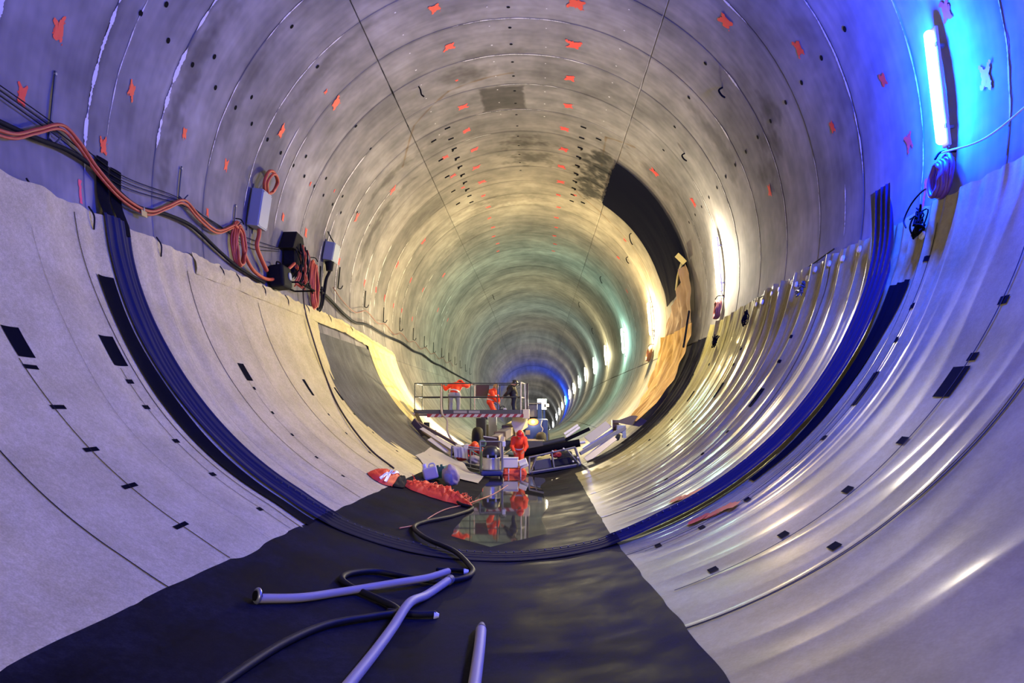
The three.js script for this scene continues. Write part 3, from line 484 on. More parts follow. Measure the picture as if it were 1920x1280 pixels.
{ // electrical distribution board with plugs, on a steel shelf frame
  const g = thing('distribution_board', 'dark electrical distribution board with plugs on a steel shelf frame', 'electrical board'); wallFrame(g, 18.75, -89.4, R);
  mesh('hood', new THREE.ExtrudeGeometry(new THREE.Shape([new THREE.Vector2(-0.5, 0), new THREE.Vector2(0.5, 0), new THREE.Vector2(0.26, 0.42), new THREE.Vector2(-0.2, 0.46)]), { depth: 0.34, bevelEnabled: true, bevelSize: 0.015, bevelThickness: 0.015, bevelSegments: 1 }).translate(0, 0.3, 0.06), phys(0.012, 0.011, 0.011, 0.8, { specularIntensity: 0.2 }), g);
  mesh('cabinet', box(0.62, 0.62, 0.3, 0.12, 0.02, 0.2, 0.02), phys(0.012, 0.011, 0.011, 0.8, { specularIntensity: 0.2 }), g);
  { const q = [], o = []; for (let k = 0; k < 16; k++) { const x0 = rr(-0.3, 0.55), P = [V(x0, rr(0.25, 0.5), rr(0.36, 0.5)), V(x0 + rr(-0.2, 0.2), rr(-0.1, 0.2), rr(0.42, 0.58)), V(x0 + rr(-0.25, 0.25), rr(-0.45, -0.15), rr(0.4, 0.56)), V(x0 + rr(-0.2, 0.3), rr(-0.62, -0.4), rr(0.2, 0.5))]; (k % 3 ? q : o).push(tube(P, rr(0.012, 0.024), 6, 20)); } mesh('black_leads', merged(q), matBlackCable, g); mesh('orange_leads', merged(o), matOrange, g); }
  for (let k = 0; k < 3; k++) mesh('socket', new THREE.CylinderGeometry(0.05, 0.06, 0.08, 12).rotateX(1.1).translate(-0.1 + k * 0.2, -0.12, 0.38), [matOrange, matGreyBox, matOrange][k], g);
  mesh('shelf_frame', merged([beam(V(-0.65, -0.62, 0.05), V(0.75, -0.62, 0.05), 0.04, 0.04), beam(V(-0.65, -0.62, 0.6), V(0.75, -0.62, 0.6), 0.04, 0.04), beam(V(-0.65, -0.62, 0.05), V(-0.65, -0.62, 0.6), 0.04, 0.04), beam(V(0.75, -0.62, 0.05), V(0.75, -0.62, 0.6), 0.04, 0.04), beam(V(0.75, -0.62, 0.03), V(0.75, -0.36, 0.03), 0.04, 0.04), beam(V(-0.65, -0.62, 0.03), V(-0.65, 0.1, 0.03), 0.04, 0.04)]), matSocket, g);
  for (let k = 0; k < 4; k++) mesh('plug_lead', tube([V(-0.15 + k * 0.15, -0.16, 0.42), V(-0.18 + k * 0.14, -0.35, 0.46), V(-0.22 + k * 0.16, -0.56, 0.4), V(-0.1 + k * 0.1, -0.66, 0.5)], 0.026, 7), k === 2 ? matBlackCable : matOrange, g);
  const t = thing('transformer', 'black round-cornered transformer box sitting low on the steel shelf frame', 'transformer'); wallFrame(t, 17.75, -83.8, R);
  mesh('case', box(0.66, 0.56, 0.4, 0, 0, 0.24, 0.09), phys(0.008, 0.008, 0.01, 0.7, { specularIntensity: 0.2 }), t); mesh('handle', tube([V(-0.2, 0.26, 0.24), V(-0.15, 0.36, 0.24), V(0.15, 0.36, 0.24), V(0.2, 0.26, 0.24)], 0.02, 6), matSocket, t); mesh('dial', new THREE.CylinderGeometry(0.1, 0.1, 0.03, 16).rotateX(Math.PI / 2).translate(0.12, 0.02, 0.45), matGreyBox, t);
}
const coilAt = (s, th, n, rx, ry, rad, turns, mat, label, name = 'cable_coil') => {
  const q = []; for (let k = 0; k < turns; k++) { const P = []; for (let i = 0; i < 14; i++) { const a = i / 14 * 2 * Math.PI; P.push(V(Math.cos(a) * rx * (1 - 0.09 * k + rr(-0.07, 0.07)), Math.sin(a) * ry * (1 - 0.06 * k + rr(-0.05, 0.05)) - k * 0.02, n + 0.03 * k + rr(-0.012, 0.012))); } q.push(tube(P, rad, 7, 44, true)); }
  const g = thing(name, label, 'cable coil'); wallFrame(g, s, th, R); mesh('turns', merged(q), mat, g); mesh('hanger_hook', tube([V(0, ry + 0.08, 0), V(0, ry + 0.04, n + 0.08), V(0, ry - 0.06, n + 0.14)], 0.014, 6), matSocket, g); return g;
};
coilAt(15.55, -87.2, 0.1, 0.3, 0.5, 0.026, 4, matOrange, 'orange cable coil hanging on the wall left of the tall grey junction box');
coilAt(20.9, -87.5, 0.12, 0.24, 0.72, 0.036, 4, matOrange, 'long orange cable coil hanging on the wall right of the dark electrical board');
coilAt(9.46, 81.5, 0.12, 0.16, 0.27, 0.03, 5, std(0.12, 0.04, 0.16, 0.5), 'cable coil hanging under the blue strip light');
coilAt(21.35, 80.8, 0.12, 0.17, 0.3, 0.035, 4, std(0.2, 0.06, 0.05, 0.5), 'brown cable coil hanging under the white strip light above the creased membrane');
coilAt(34.2, 77.5, 0.12, 0.4, 0.36, 0.04, 4, std(0.35, 0.16, 0.1, 0.6), 'large brown cable coil under the strip light beside the golden fleece');
tag(mesh('orange_cable', tube(WP([[15.3, -90.7, 5.86], [15.6, -89.5, 5.84], [15.75, -86, 5.84], [16.2, -83.2, 5.86], [16.9, -82.2, 5.84], [17.6, -83.4, 5.8], [18.1, -86.5, 5.66], [18.4, -88.5, 5.6]], 5.84), 0.04, 8, 70), matOrange), 'orange cable sagging from the hanging coil to the dark electrical board', 'cable');
tag(mesh('black_cable', tube(WP([[19.55, -88, 5.7], [19.7, -84.6, 5.8], [19.81, -79.1, 5.86], [19.98, -70.6, 5.88], [19.71, -61.3, 5.885], [18.87, -49.7, 5.885], [17.73, -35.3, 5.89], [17.3, -28, 5.89]], 5.88), 0.022, 6, 90), std(0.035, 0.022, 0.018, 0.6)), 'dark cable dropping from the electrical board down over the cream fleece', 'cable');
tag(mesh('black_cable', tube(WP([[20.2, -86.5, 5.8], [20.9, -83.5, 5.86], [21.2, -80.6, 5.88], [21.5, -83, 5.86], [21.7, -88, 5.86]], 5.86), 0.028, 6, 50), matBlackCable), 'short black cable hanging in a V beside the dark electrical board', 'cable');
{ const g = thing('cable_tag', 'small brassy tag clipped to the sagging orange cable', 'tag'); wallFrame(g, 11.6, -83.4, 5.84); mesh('plate', box(0.17, 0.1, 0.008, 0, 0, 0, 0.003), std(0.5, 0.42, 0.22, 0.35, { metalness: 0.6 }), g); mesh('clip', box(0.03, 0.06, 0.02, 0, 0.07, 0), matSteel, g); }
// wires and tangled bundles on the right wall
tag(mesh('wire', tube(WP([[5.5, 86, 5.86], [7.5, 84.5, 5.86], [8.6, 83.2, 5.86], [9.4, 84.3, 5.8]], 5.86), 0.012, 6, 40), matWhite), 'thin pale wire running to the coil under the blue strip light', 'wire');
tag(mesh('wire', tube(WP([[9.5, 79, 5.76], [9.75, 80.6, 5.8], [10.1, 79.6, 5.8], [10.25, 77.6, 5.8], [10.15, 76.4, 5.8]], 5.8), 0.012, 6, 40), matBlackCable), 'thin dark wire looping from the coil to the tangled tie bundle', 'wire');
const tangle = (s, th, w, h, label, mat = matTape) => { const q = []; for (let k = 0; k < 9; k++) { const P = []; for (let i = 0; i < 5; i++) P.push(V(rr(-w, w), rr(-h, h), rr(0.03, 0.16))); q.push(tube(P, rr(0.008, 0.018), 5, 24)); } const m = mesh('wire_tangle', merged(q), mat); wallFrame(m, s, th, foldR(s, th) - 0.01); tag(m, label, 'wire tangle'); };
tangle(9.9, 76.6, 0.13, 0.22, 'dark tangle of wires on the membrane edge beside the curled waterstop end');
tangle(14.15, 74.4, 0.16, 0.17, 'grey glinting wire tangle at the top of the creased membrane', std(0.08, 0.09, 0.09, 0.3));
tangle(17.9, 73.6, 0.12, 0.2, 'small dark wire knot near the top of the creased membrane, past the grey tangle');
tangle(20.6, 70.5, 0.2, 0.2, 'dark wire tangle below the coil of the white strip light');
{ const P = WP([[25.0, 84.5, 5.72], [25.0, 80, 5.7], [24.9, 76, 5.7], [24.8, 72, 5.72]], 5.7); tag(mesh('hanging_strap', tube(P, 0.035, 8, 40), matTape), 'black strap hanging between the golden fleece and the membrane', 'strap'); }
tag(mesh('wire', tube(WP([[13.2, 80.4, 5.96], [16, 78.4, 5.95], [18, 78.2, 5.95]], 5.95).concat([]), 0.012, 5, 30), matBlackCable), 'thin dark wire along the wall just above the creased membrane', 'wire');

// ---------------------------------------------------------------- hoses and loose things on the floor
const matHose = std(0.36, 0.32, 0.25, 0.6), matHoseBlack = phys(0.008, 0.008, 0.011, 0.6, { specularIntensity: 0.4 }), matTip = std(0.7, 0.72, 0.74, 0.4);
const onF = (s, th) => (th < EL(s) ? foldL(s, th) : foldF(s, th));
const FP = (arr, rad, lift = 0) => arr.map(([s, th, l]) => TP(s, th, onF(s, th) - rad - 0.004 - lift - (l || 0)));
tag(mesh('black_hose', tube(FP([[16.09, -12], [15.6, -9.5], [15.49, -7.6], [14.03, -9.7], [12.76, -13.2], [12.18, -13.9], [11.45, -12, 0.04], [11.07, -9.8, 0.05], [10.65, -5.9, 0.04], [9.99, -3.1], [9.59, -2.3], [9.25, -3], [9.0, -5.3], [8.95, -8.9], [8.94, -12.7], [8.55, -15.2], [8.25, -15.3], [8.07, -13.9], [7.89, -11], [7.69, -8.5], [7.54, -7.8], [7.28, -9.6], [6.82, -12.5], [6.17, -14.2], [5.34, -15.1], [4.6, -15.4]], 0.035), 0.035, 9, 220), matHoseBlack), 'long thin black hose looping over the dark floor from the orange netting', 'hose');
{ const g = thing('grey_hose', 'grey hose with an open coupling ring lying across the dark floor', 'hose');
  mesh('hose_body', tube(FP([[6.88, -19.3], [7.23, -16.8], [7.78, -14.1], [8.39, -9.8, 0.05], [8.82, -6.9, 0.06], [9.19, -5, 0.07]], 0.042), 0.042, 10, 90), matHose, g);
  const c = TP(6.87, -19.6, 5.88); const m = mesh('coupling_ring', new THREE.TorusGeometry(0.055, 0.02, 8, 20), matSteel, g); m.position.copy(c); m.lookAt(c.x - 1, c.y + 0.25, c.z + 0.9); const k = mesh('hose_bore', new THREE.CylinderGeometry(0.045, 0.045, 0.06, 14).rotateX(Math.PI / 2), matSocket, g); k.position.copy(c); k.quaternion.copy(m.quaternion); }
{ const g = thing('grey_hose', 'thick pale grey hose running towards the viewer from the crossing black hose', 'hose');
  mesh('hose_body', tube(FP([[9.02, -4.4, 0.02], [8.27, -6.1], [7.59, -6.9, 0.07], [6.92, -7.2, 0.02], [6.25, -7.4], [5.43, -7.7], [4.4, -8]], 0.048), 0.048, 10, 80), matHose, g);
  mesh('end_collar', bar(TP(9.02, -4.4, onF(9, -4.4) - 0.07), TP(8.93, -4.6, onF(9, -4.4) - 0.066), 0.055, 12), matGreyDark, g); }
{ const g = thing('black_hose', 'short black hose end with a white plug under the pale grey hose', 'hose'); mesh('hose_body', tube(FP([[7.5, -8.6], [7.53, -6], [7.6, -4.4]], 0.035), 0.035, 8, 24), matHoseBlack, g); mesh('plug', bar(TP(7.6, -4.4, 5.91), TP(7.61, -3.9, 5.912), 0.045, 10, 0.02), matTip, g); }
{ const g = thing('black_hose', 'short black hose end with a white plug where the black hose turns', 'hose'); mesh('hose_body', tube(FP([[9.6, -6.6], [9.67, -4.8], [9.66, -3.5]], 0.03), 0.03, 8, 24), matHoseBlack, g); mesh('plug', bar(TP(9.66, -3.5, 5.92), TP(9.67, -2.9, 5.92), 0.045, 10, 0.03), matTip, g); }
{ const g = thing('grey_pipe', 'short grey pipe with a tapered end lying alone on the dark floor', 'pipe'); const P = FP([[7.1, 0.6], [6.68, 0.8], [6.14, 1], [5.48, 1.2], [4.6, 1.3]], 0.05); mesh('pipe_body', tube(P, 0.05, 12, 50), matHose, g); mesh('end_cap', bar(TP(7.1, 0.6, onF(7.1, 0.6) - 0.054), TP(7.3, 0.5, onF(7.1, 0.6) - 0.045), 0.054, 12, 0.03), std(0.1, 0.09, 0.08, 0.7), g); }
tag(mesh('cord', tube(FP([[11.85, -15.6], [12.66, -13.4], [13.4, -13.2], [14.72, -12], [16, -9.1], [17, -7.2], [18.16, -4.8, 0.02], [20.31, -2.3, 0.03]], 0.012), 0.013, 6, 110), std(0.5, 0.14, 0.06, 0.6)), 'thin orange cord stretched over the floor beside the puddle', 'cord');
const matHiVis = std(0.92, 0.06, 0.012, 0.6, { side: THREE.DoubleSide }), matReflect = std(0.75, 0.75, 0.74, 0.35);
{ // heap of orange netting
  const g = thing('orange_netting', 'crumpled heap of orange-red netting beside the hi-vis jacket and containers', 'netting');
  const ax = t => [lerp(16.2, 15.7, t) + 0.5 * Math.sin(t * 3), lerp(-23.5, -7.8, t)];
  const n = 70, m = 24, P = [], I = [];
  for (let i = 0; i <= n; i++) for (let j = 0; j <= m; j++) {
    const t = i / n, u = j / m * 2 - 1, [s, th] = ax(t), w = (0.55 + 0.15 * N(t * 5, 3)) * Math.sin(Math.PI * clamp(t * 0.93 + 0.05)) ** 0.6;
    const ss = s + u * w, h = (1 - u * u) * (0.15 + 0.16 * Math.abs(N(t * 9, u * 1.6, 2)) + 0.07 * Math.abs(N(t * 26, u * 4, 5))) * Math.sin(Math.PI * clamp(t)) ** 0.5;
    const p = TP(ss, th + 0.4 * N(t * 12, u * 3), onF(ss, th) - 0.01 - h); P.push(p.x, p.y, p.z);
    if (i < n && j < m) { const k = i * (m + 1) + j, q = k + m + 1; I.push(k, k + 1, q, k + 1, q + 1, q); }
  }
  const q = new THREE.BufferGeometry(); q.setAttribute('position', new THREE.Float32BufferAttribute(P, 3)); q.setIndex(I); q.computeVertexNormals();
  mesh('heap', q, std(0.85, 0.06, 0.015, 0.6, DS), g);
  const st = []; for (let k = 0; k < 40; k++) { const t0 = rr(0.04, 0.9), W = []; for (let i = 0; i < 5; i++) { const t = clamp(t0 + i * 0.035), [s, th] = ax(t); W.push(TP(s + rr(-0.4, 0.45), th + rr(-0.4, 0.4), 5.93 - rr(0.02, 0.2))); } st.push(tube(W, 0.006, 5, 16)); }
  mesh('loose_strands', merged(st), std(0.85, 0.08, 0.02, 0.5), g).userData.kind = 'stuff';
}
{ // hi-vis jacket thrown on the fleece
  const g = thing('hi_vis_jacket', 'orange hi-vis jacket with crossed silver stripes lying on the fleece', 'jacket');
  // crumpled body: an eye-shaped mound across the slope, tapering to its sleeve
  const hgt = (u, v) => 0.24 * Math.sqrt(Math.max(0, Math.sin(Math.PI * clamp(u)) * Math.sin(Math.PI * clamp(v)))) * (0.75 + 0.5 * N(u * 4, v * 3, 6)) + 0.03 * Math.abs(N(u * 14, v * 9, 2));
  const P3 = (u, v, up = 0) => { const w = 0.16 + 0.5 * Math.sin(Math.PI * clamp(0.08 + u * 0.8)) ** 0.8, th = lerp(-29.4, -22.4, u), s = 15.75 + (u - 0.5) * 0.5 + (v - 0.5) * 2 * w; return TP(s, th, onF(s, th) - 0.012 - hgt(u, v) - up); };
  const grid = (u0, u1, v0, v1, up, mat, nm, skew = 0) => { const n = 34, m = 22, Q = [], J = []; for (let i = 0; i <= n; i++) for (let j = 0; j <= m; j++) { const v = lerp(v0, v1, j / m), u = lerp(u0, u1, i / n) + skew * (v - 0.5), p = P3(u, v, up); Q.push(p.x, p.y, p.z); if (i < n && j < m) { const k = i * (m + 1) + j, q = k + m + 1; J.push(k, k + 1, q, k + 1, q + 1, q); } } const z = new THREE.BufferGeometry(); z.setAttribute('position', new THREE.Float32BufferAttribute(Q, 3)); z.setIndex(J); z.computeVertexNormals(); mesh(nm, z, mat, g); };
  grid(0, 0.78, 0, 1, 0, matHiVis, 'body'); grid(0.74, 1, 0, 1, 0.012, phys(0.008, 0.008, 0.012, 0.8, { specularIntensity: 0.2, ...DS }), 'black_lining', -0.12);
  const matSilver = new THREE.MeshStandardMaterial({ color: 0xe2e2e2, roughness: 0.35, side: THREE.DoubleSide });
  grid(0.44, 0.52, 0.02, 0.98, 0.02, matSilver, 'silver_stripe', -0.2); grid(0.5, 0.58, 0.02, 0.98, 0.024, matSilver, 'silver_stripe', 0.25);
}
{ // containers by the netting
  const put = (g, s, th, turn = 0) => { const p = TP(s, th, 5.9); g.position.copy(p); g.rotation.set(0, turn, -th * D2R * -0.7 * -1); };
  let g = thing('jerry_can', 'translucent white plastic jerry can beside the green crate', 'jerry can');
  mesh('can_body', box(0.36, 0.3, 0.24, 0, 0.15, 0, 0.05), std(0.55, 0.52, 0.42, 0.4), g); mesh('neck', new THREE.CylinderGeometry(0.05, 0.06, 0.06, 12).translate(-0.1, 0.33, 0), std(0.6, 0.6, 0.56, 0.4), g); mesh('cap', new THREE.CylinderGeometry(0.055, 0.055, 0.05, 12).translate(-0.1, 0.38, 0), matWhite, g); mesh('handle', tube([V(0, 0.29, 0), V(0.02, 0.36, 0), V(0.13, 0.36, 0), V(0.15, 0.29, 0)], 0.018, 6), std(0.5, 0.52, 0.5, 0.4), g); put(g, 18.3, -20.0, 0.2);
  g = thing('green_crate', 'small dark green crate between the jerry can and the pale sack', 'crate');
  const cr = []; for (const [x, z, w, d] of [[0, 0.14, 0.3, 0.02], [0, -0.14, 0.3, 0.02], [0.15, 0, 0.02, 0.3], [-0.15, 0, 0.02, 0.3]]) cr.push(box(w, 0.28, d, x, 0.2, z)); mesh('crate_body', merged([...cr, box(0.3, 0.03, 0.3, 0, 0.08, 0)]), std(0.005, 0.11, 0.09, 0.5), g); for (const x of [-0.1, 0, 0.1]) mesh('rim_lug', box(0.05, 0.05, 0.04, x, 0.365, 0.14), std(0.005, 0.11, 0.09, 0.5), g); mesh('content', box(0.24, 0.06, 0.24, 0, 0.32, 0, 0.02), matWhite, g); put(g, 18.8, -17.9, -0.25);
  g = thing('pale_sack', 'slumped pale grey sack with a printed blue-grey panel beside the green crate', 'sack');
  const sg = new THREE.SphereGeometry(0.3, 28, 20); { const a = sg.attributes.position; for (let i = 0; i < a.count; i++) { const x = a.getX(i), y = a.getY(i), z = a.getZ(i), k = 1 + 0.22 * N(x * 5, y * 5, z * 5) + 0.1 * N(x * 13, y * 13, z * 13); a.setXYZ(i, x * k * 0.8, Math.max(0, y * k * 1.05 + 0.26), z * k * 0.8); } sg.computeVertexNormals(); }
  mesh('sack_body', sg, std(0.36, 0.29, 0.25, 0.7), g); mesh('printed_panel', new THREE.SphereGeometry(0.262, 14, 12, Math.PI * 0.18, 1.0, 1.0, 1.1).scale(0.98, 1.05, 0.98).translate(0, 0.24, 0), std(0.24, 0.27, 0.31, 0.5, DS), g); g.scale.setScalar(0.85); put(g, 18.35, -14.9, 0.3);
}
tag(mesh('fleece_offcut', sheet(th => 20.2 + 0.9 * smooth(-24, -29, th), th => 23.8 - 1.2 * smooth(-20, -12, th) + 0.3 * N(th * 0.3, 2), -29.5, -10, 40, 50, (s, th) => 5.915 - 0.05 * Math.abs(N(s * 1.1, th * 0.13, 3)) - 0.12 * smooth(23, 23.9, s)), std(0.42, 0.39, 0.3, 0.95, DS)), 'dull cream fleece offcut spread on the floor behind the containers', 'fleece');

// ---------------------------------------------------------------- machines in the middle of the tunnel
const W = (x, y, s) => V(x, y, -s);
const rebase = (g, x, y, s) => { const b = W(x, y, s); for (const c of g.children) c.position.sub(b); g.position.copy(b); };
const matDeck = std(0.07, 0.075, 0.07, 0.6), matRail = std(0.05, 0.06, 0.055, 0.5, { metalness: 0.3 }), matRailWhite = std(0.6, 0.6, 0.57, 0.5), matRed = std(0.28, 0.02, 0.025, 0.5), matChevWhite = std(0.5, 0.46, 0.44, 0.5);
const matBoom = std(0.62, 0.57, 0.44, 0.5), matBoomEdge = std(0.2, 0.15, 0.1, 0.6), matBlue = std(0.025, 0.06, 0.22, 0.45), matNavy = std(0.01, 0.014, 0.05, 0.5), matTyre = std(0.014, 0.014, 0.015, 0.8), matRim = std(0.42, 0.36, 0.24, 0.5), matBrown = std(0.035, 0.016, 0.014, 0.6), matPaleGrey = std(0.2, 0.2, 0.205, 0.5);
{
  const g = thing('lift_truck', 'blue lift truck with a cream telescopic boom carrying a railed work platform', 'lift truck');
  const p = sub('platform', g), x0 = -4.25, x1 = 0.02, s0 = 29, s1 = 30.9;
  mesh('deck', merged([box(x1 - x0, 0.07, s1 - s0, (x0 + x1) / 2, 1.93, -(s0 + s1) / 2), box(x1 - x0, 0.16, 0.05, (x0 + x1) / 2, 2.06, -s0), box(x1 - x0, 0.16, 0.05, (x0 + x1) / 2, 2.06, -s1)]), matDeck, p);
  mesh('end_roller', bar(W(x0 - 0.04, 1.93, s0 - 0.05), W(x0 - 0.04, 1.93, s1), 0.1, 14), std(0.5, 0.4, 0.28, 0.6), p);
  mesh('stripe_board', box(x1 - x0 - 0.5, 0.13, 0.04, (x0 + x1) / 2 + 0.25, 1.915, -s0 + 0.03), matRed, p);
  for (let k = 0; k < 13; k++) { const sh = new THREE.Shape([[0, 0], [0.15, 0], [0.24, 0.11], [0.09, 0.11]].map(a => new THREE.Vector2(...a))); const m = mesh('white_stripe', new THREE.ExtrudeGeometry(sh, { depth: 0.008, bevelEnabled: false }), matChevWhite, p); m.position.set(x0 + 0.62 + k * 0.278, 1.86, -s0 + 0.052); }
  for (const [x, w] of [[-2.45, 0.55], [-1.9, 0.46]]) { mesh('name_plate', box(w - 0.03, 0.1, 0.012, x + 0.0, 2.06, -s0 + 0.034), std(0.3, 0.29, 0.27, 0.6), p); }
  mesh('end_box', box(0.26, 0.36, 0.5, 0.12, 1.98, -s0 - 0.2, 0.02), std(0.66, 0.58, 0.42, 0.5), p);
  for (const s of [s0, s1]) for (const y of [2.64, 3.17]) mesh('rail', bar(W(x0, y, s), W(x1 - 0.1, y + (s === s0 ? 0 : 0.0), s), 0.022, 8), matRail, p);
  for (const y of [2.64, 3.17]) mesh('rail', bar(W(x0, y, s0), W(x0, y, s1), 0.022, 8), matRail, p);
  for (const x of [x0, -3.15, -2.05, -1.0, x1 - 0.1]) for (const s of [s0, s1]) mesh('post', bar(W(x, 1.96, s), W(x, 3.17, s), 0.02, 8), x === -2.05 && s === s1 ? matRailWhite : matRail, p);
  mesh('gate', merged([bar(W(-0.08, 2, s0), W(-0.08, 3.2, s0), 0.028), bar(W(0.1, 2, s0 + 0.3), W(0.06, 3.16, s0 + 0.3), 0.028), bar(W(-0.08, 3.2, s0), W(0.06, 3.16, s0 + 0.3), 0.028), bar(W(-0.08, 2.62, s0), W(0.08, 2.6, s0 + 0.3), 0.028)]), matRailWhite, p);
  mesh('back_panel', box(0.06, 1.05, 0.4, 0.17, 2.66, -s0 - 0.5), matBrown, p);
  // boom: three telescopic sections down to the knuckle
  const b = sub('boom', g), A = W(-1.12, 0.98, 28.5), B = W(-0.1, 1.6, 31.8), at = t => A.clone().lerp(B, t);
  [[0, 0.3, 0.3, 0.24], [0.2, 0.62, 0.42, 0.32], [0.5, 1, 0.52, 0.4]].forEach(([a, c, w, h]) => { mesh('boom_section', beam(at(a), at(c), w, h, V(0, 1, 0), 0.02), matBoom, b); mesh('section_collar', beam(at(a), at(a + 0.025), w + 0.05, h + 0.05, V(0, 1, 0), 0.01), matBoomEdge, b); });
  const tri = new THREE.Shape([[0, 0], [0.62, 0.05], [0.36, -0.5], [0.1, -0.62], [-0.05, -0.25]].map(a => new THREE.Vector2(...a)));
  mesh('platform_bracket', new THREE.ExtrudeGeometry(tri, { depth: 0.18, bevelEnabled: true, bevelSize: 0.01, bevelThickness: 0.01, bevelSegments: 1 }).translate(-0.42, 1.86, -29.9), std(0.72, 0.68, 0.56, 0.5), b);
  mesh('knuckle', box(0.56, 0.62, 0.5, -1.2, 0.8, -28.6, 0.03), matBrown, b); mesh('knuckle_edge', beam(W(-1.5, 1.14, 28.33), W(-0.98, 1.06, 28.33), 0.03, 0.04), matRailWhite, b);
  mesh('support_post', merged([beam(W(-0.84, 0.36, 28.35), W(-0.76, 1.1, 28.6), 0.16, 0.12), box(0.34, 0.1, 0.3, -0.72, 0.38, -28.4, 0.01)]), matBoom, b);
  mesh('hydraulic_ram', merged([bar(W(-0.5, 0.6, 29), W(-0.1, 1.3, 31.4), 0.06), bar(W(-0.75, 0.45, 28.4), W(-0.5, 0.6, 29), 0.035)]), matGreyDark, b);
  // body
  const v = sub('body', g);
  mesh('chassis', box(2.7, 0.42, 6.2, -0.5, 0.66, -34, 0.04), matGreyDark, v);
  mesh('engine_cover', merged([box(1.0, 1.06, 2.4, 0.52, 1.19, -34.1, 0.06)]), matBlue, v);
  mesh('cover_stencil', tube([W(0.76, 1.66, 32.88), W(0.72, 1.45, 32.88), W(0.8, 1.3, 32.88), W(0.73, 1.12, 32.88)], 0.018, 5), matRailWhite, v);
  mesh('access_plate', box(0.2, 0.2, 0.01, 0.13, 1.14, -32.88), std(0.3, 0.22, 0.16, 0.6), v);
  mesh('left_mast', merged([box(0.42, 1.15, 0.7, -1.95, 1.2, -33.2, 0.03), box(0.3, 0.3, 0.5, -1.8, 1.86, -33.2, 0.02)]), matNavy, v);
  mesh('side_panel', merged([box(0.36, 1.0, 0.5, -1.5, 1.3, -34.2, 0.02), box(0.2, 0.28, 0.04, -1.38, 1.3, -33.9)]), matPaleGrey, v);
  mesh('canopy', merged([box(0.5, 0.62, 0.06, 0.28, 2.1, -36, 0.01), box(0.75, 0.04, 0.9, 0.36, 2.44, -36.2)]), matPaleGrey, v);
  mesh('canopy_post', merged([box(0.2, 1.0, 0.16, 0.66, 2.0, -36), box(0.09, 0.5, 0.09, 0.88, 1.9, -36)]), matBlue, v);
  for (const [x, s, y] of [[-1.95, 31.2, 0.9], [0.72, 32.4, 0.66], [-1.9, 36.4, 0.9], [0.9, 36.4, 0.68]]) { const t = mesh('tyre', new THREE.TorusGeometry(0.36, 0.17, 12, 28).rotateY(Math.PI / 2).scale(1.3, 1, 1), matTyre, v); t.position.copy(W(x, y, s)); const r = mesh('rim', new THREE.CylinderGeometry(0.27, 0.27, 0.3, 20).rotateZ(Math.PI / 2), matRim, v); r.position.copy(W(x, y, s)); }
  mesh('headlamp', new THREE.SphereGeometry(0.075, 14, 10).translate(0.36, 1.61, -32.86), new THREE.MeshStandardMaterial({ color: 0xffffff, emissive: new THREE.Color().setRGB(1, 0.72, 0.42), emissiveIntensity: 6 }), v);
  mesh('lamp_surround', new THREE.CylinderGeometry(0.17, 0.19, 0.05, 20).rotateX(Math.PI / 2).scale(1.4, 0.85, 1).translate(0.36, 1.6, -32.9), std(0.55, 0.16, 0.05, 0.5), v);
  // work lamps on the truck, aimed at the walls either side
  for (const [x, y, s, tx, ty, ts, cd] of [[-1.95, 1.6, 34.2, -5.3, 2.7, 29.0, 560], [1.02, 2.35, 35.4, 5.4, 3.6, 27.5, 420]]) {
    const l = new THREE.SpotLight(new THREE.Color().setRGB(1, 0.84, 0.52), cd, 0, 0.85, 0.8, 2), d = W(tx - x, ty - y, ts - s).normalize(), c = W(x, y, s); l.castShadow = true; l.shadow.radius = 4; l.name = 'work_lamp_light';
    mesh('work_lamp', beam(c.clone().addScaledVector(d, -0.14), c, 0.2, 0.16, V(0, 1, 0), 0.02), matGreyDark, v); mesh('work_lamp_lens', beam(c, c.clone().addScaledVector(d, 0.015), 0.17, 0.13), new THREE.MeshStandardMaterial({ color: 0xffffff, emissive: new THREE.Color().setRGB(1, 0.88, 0.62), emissiveIntensity: 6 }), v);
    l.position.copy(c.clone().addScaledVector(d, 0.06)); l.target.position.copy(W(tx, ty, ts)); l.target.name = 'work_lamp_aim'; g.add(l, l.target);
  }
  const hl = new THREE.PointLight(new THREE.Color().setRGB(1, 0.6, 0.3), 3, 0, 2); hl.position.copy(W(0.36, 1.61, 32.7)); hl.castShadow = true; hl.name = 'headlamp_light'; g.add(hl);
  rebase(g, -0.5, 0.1, 33);
}
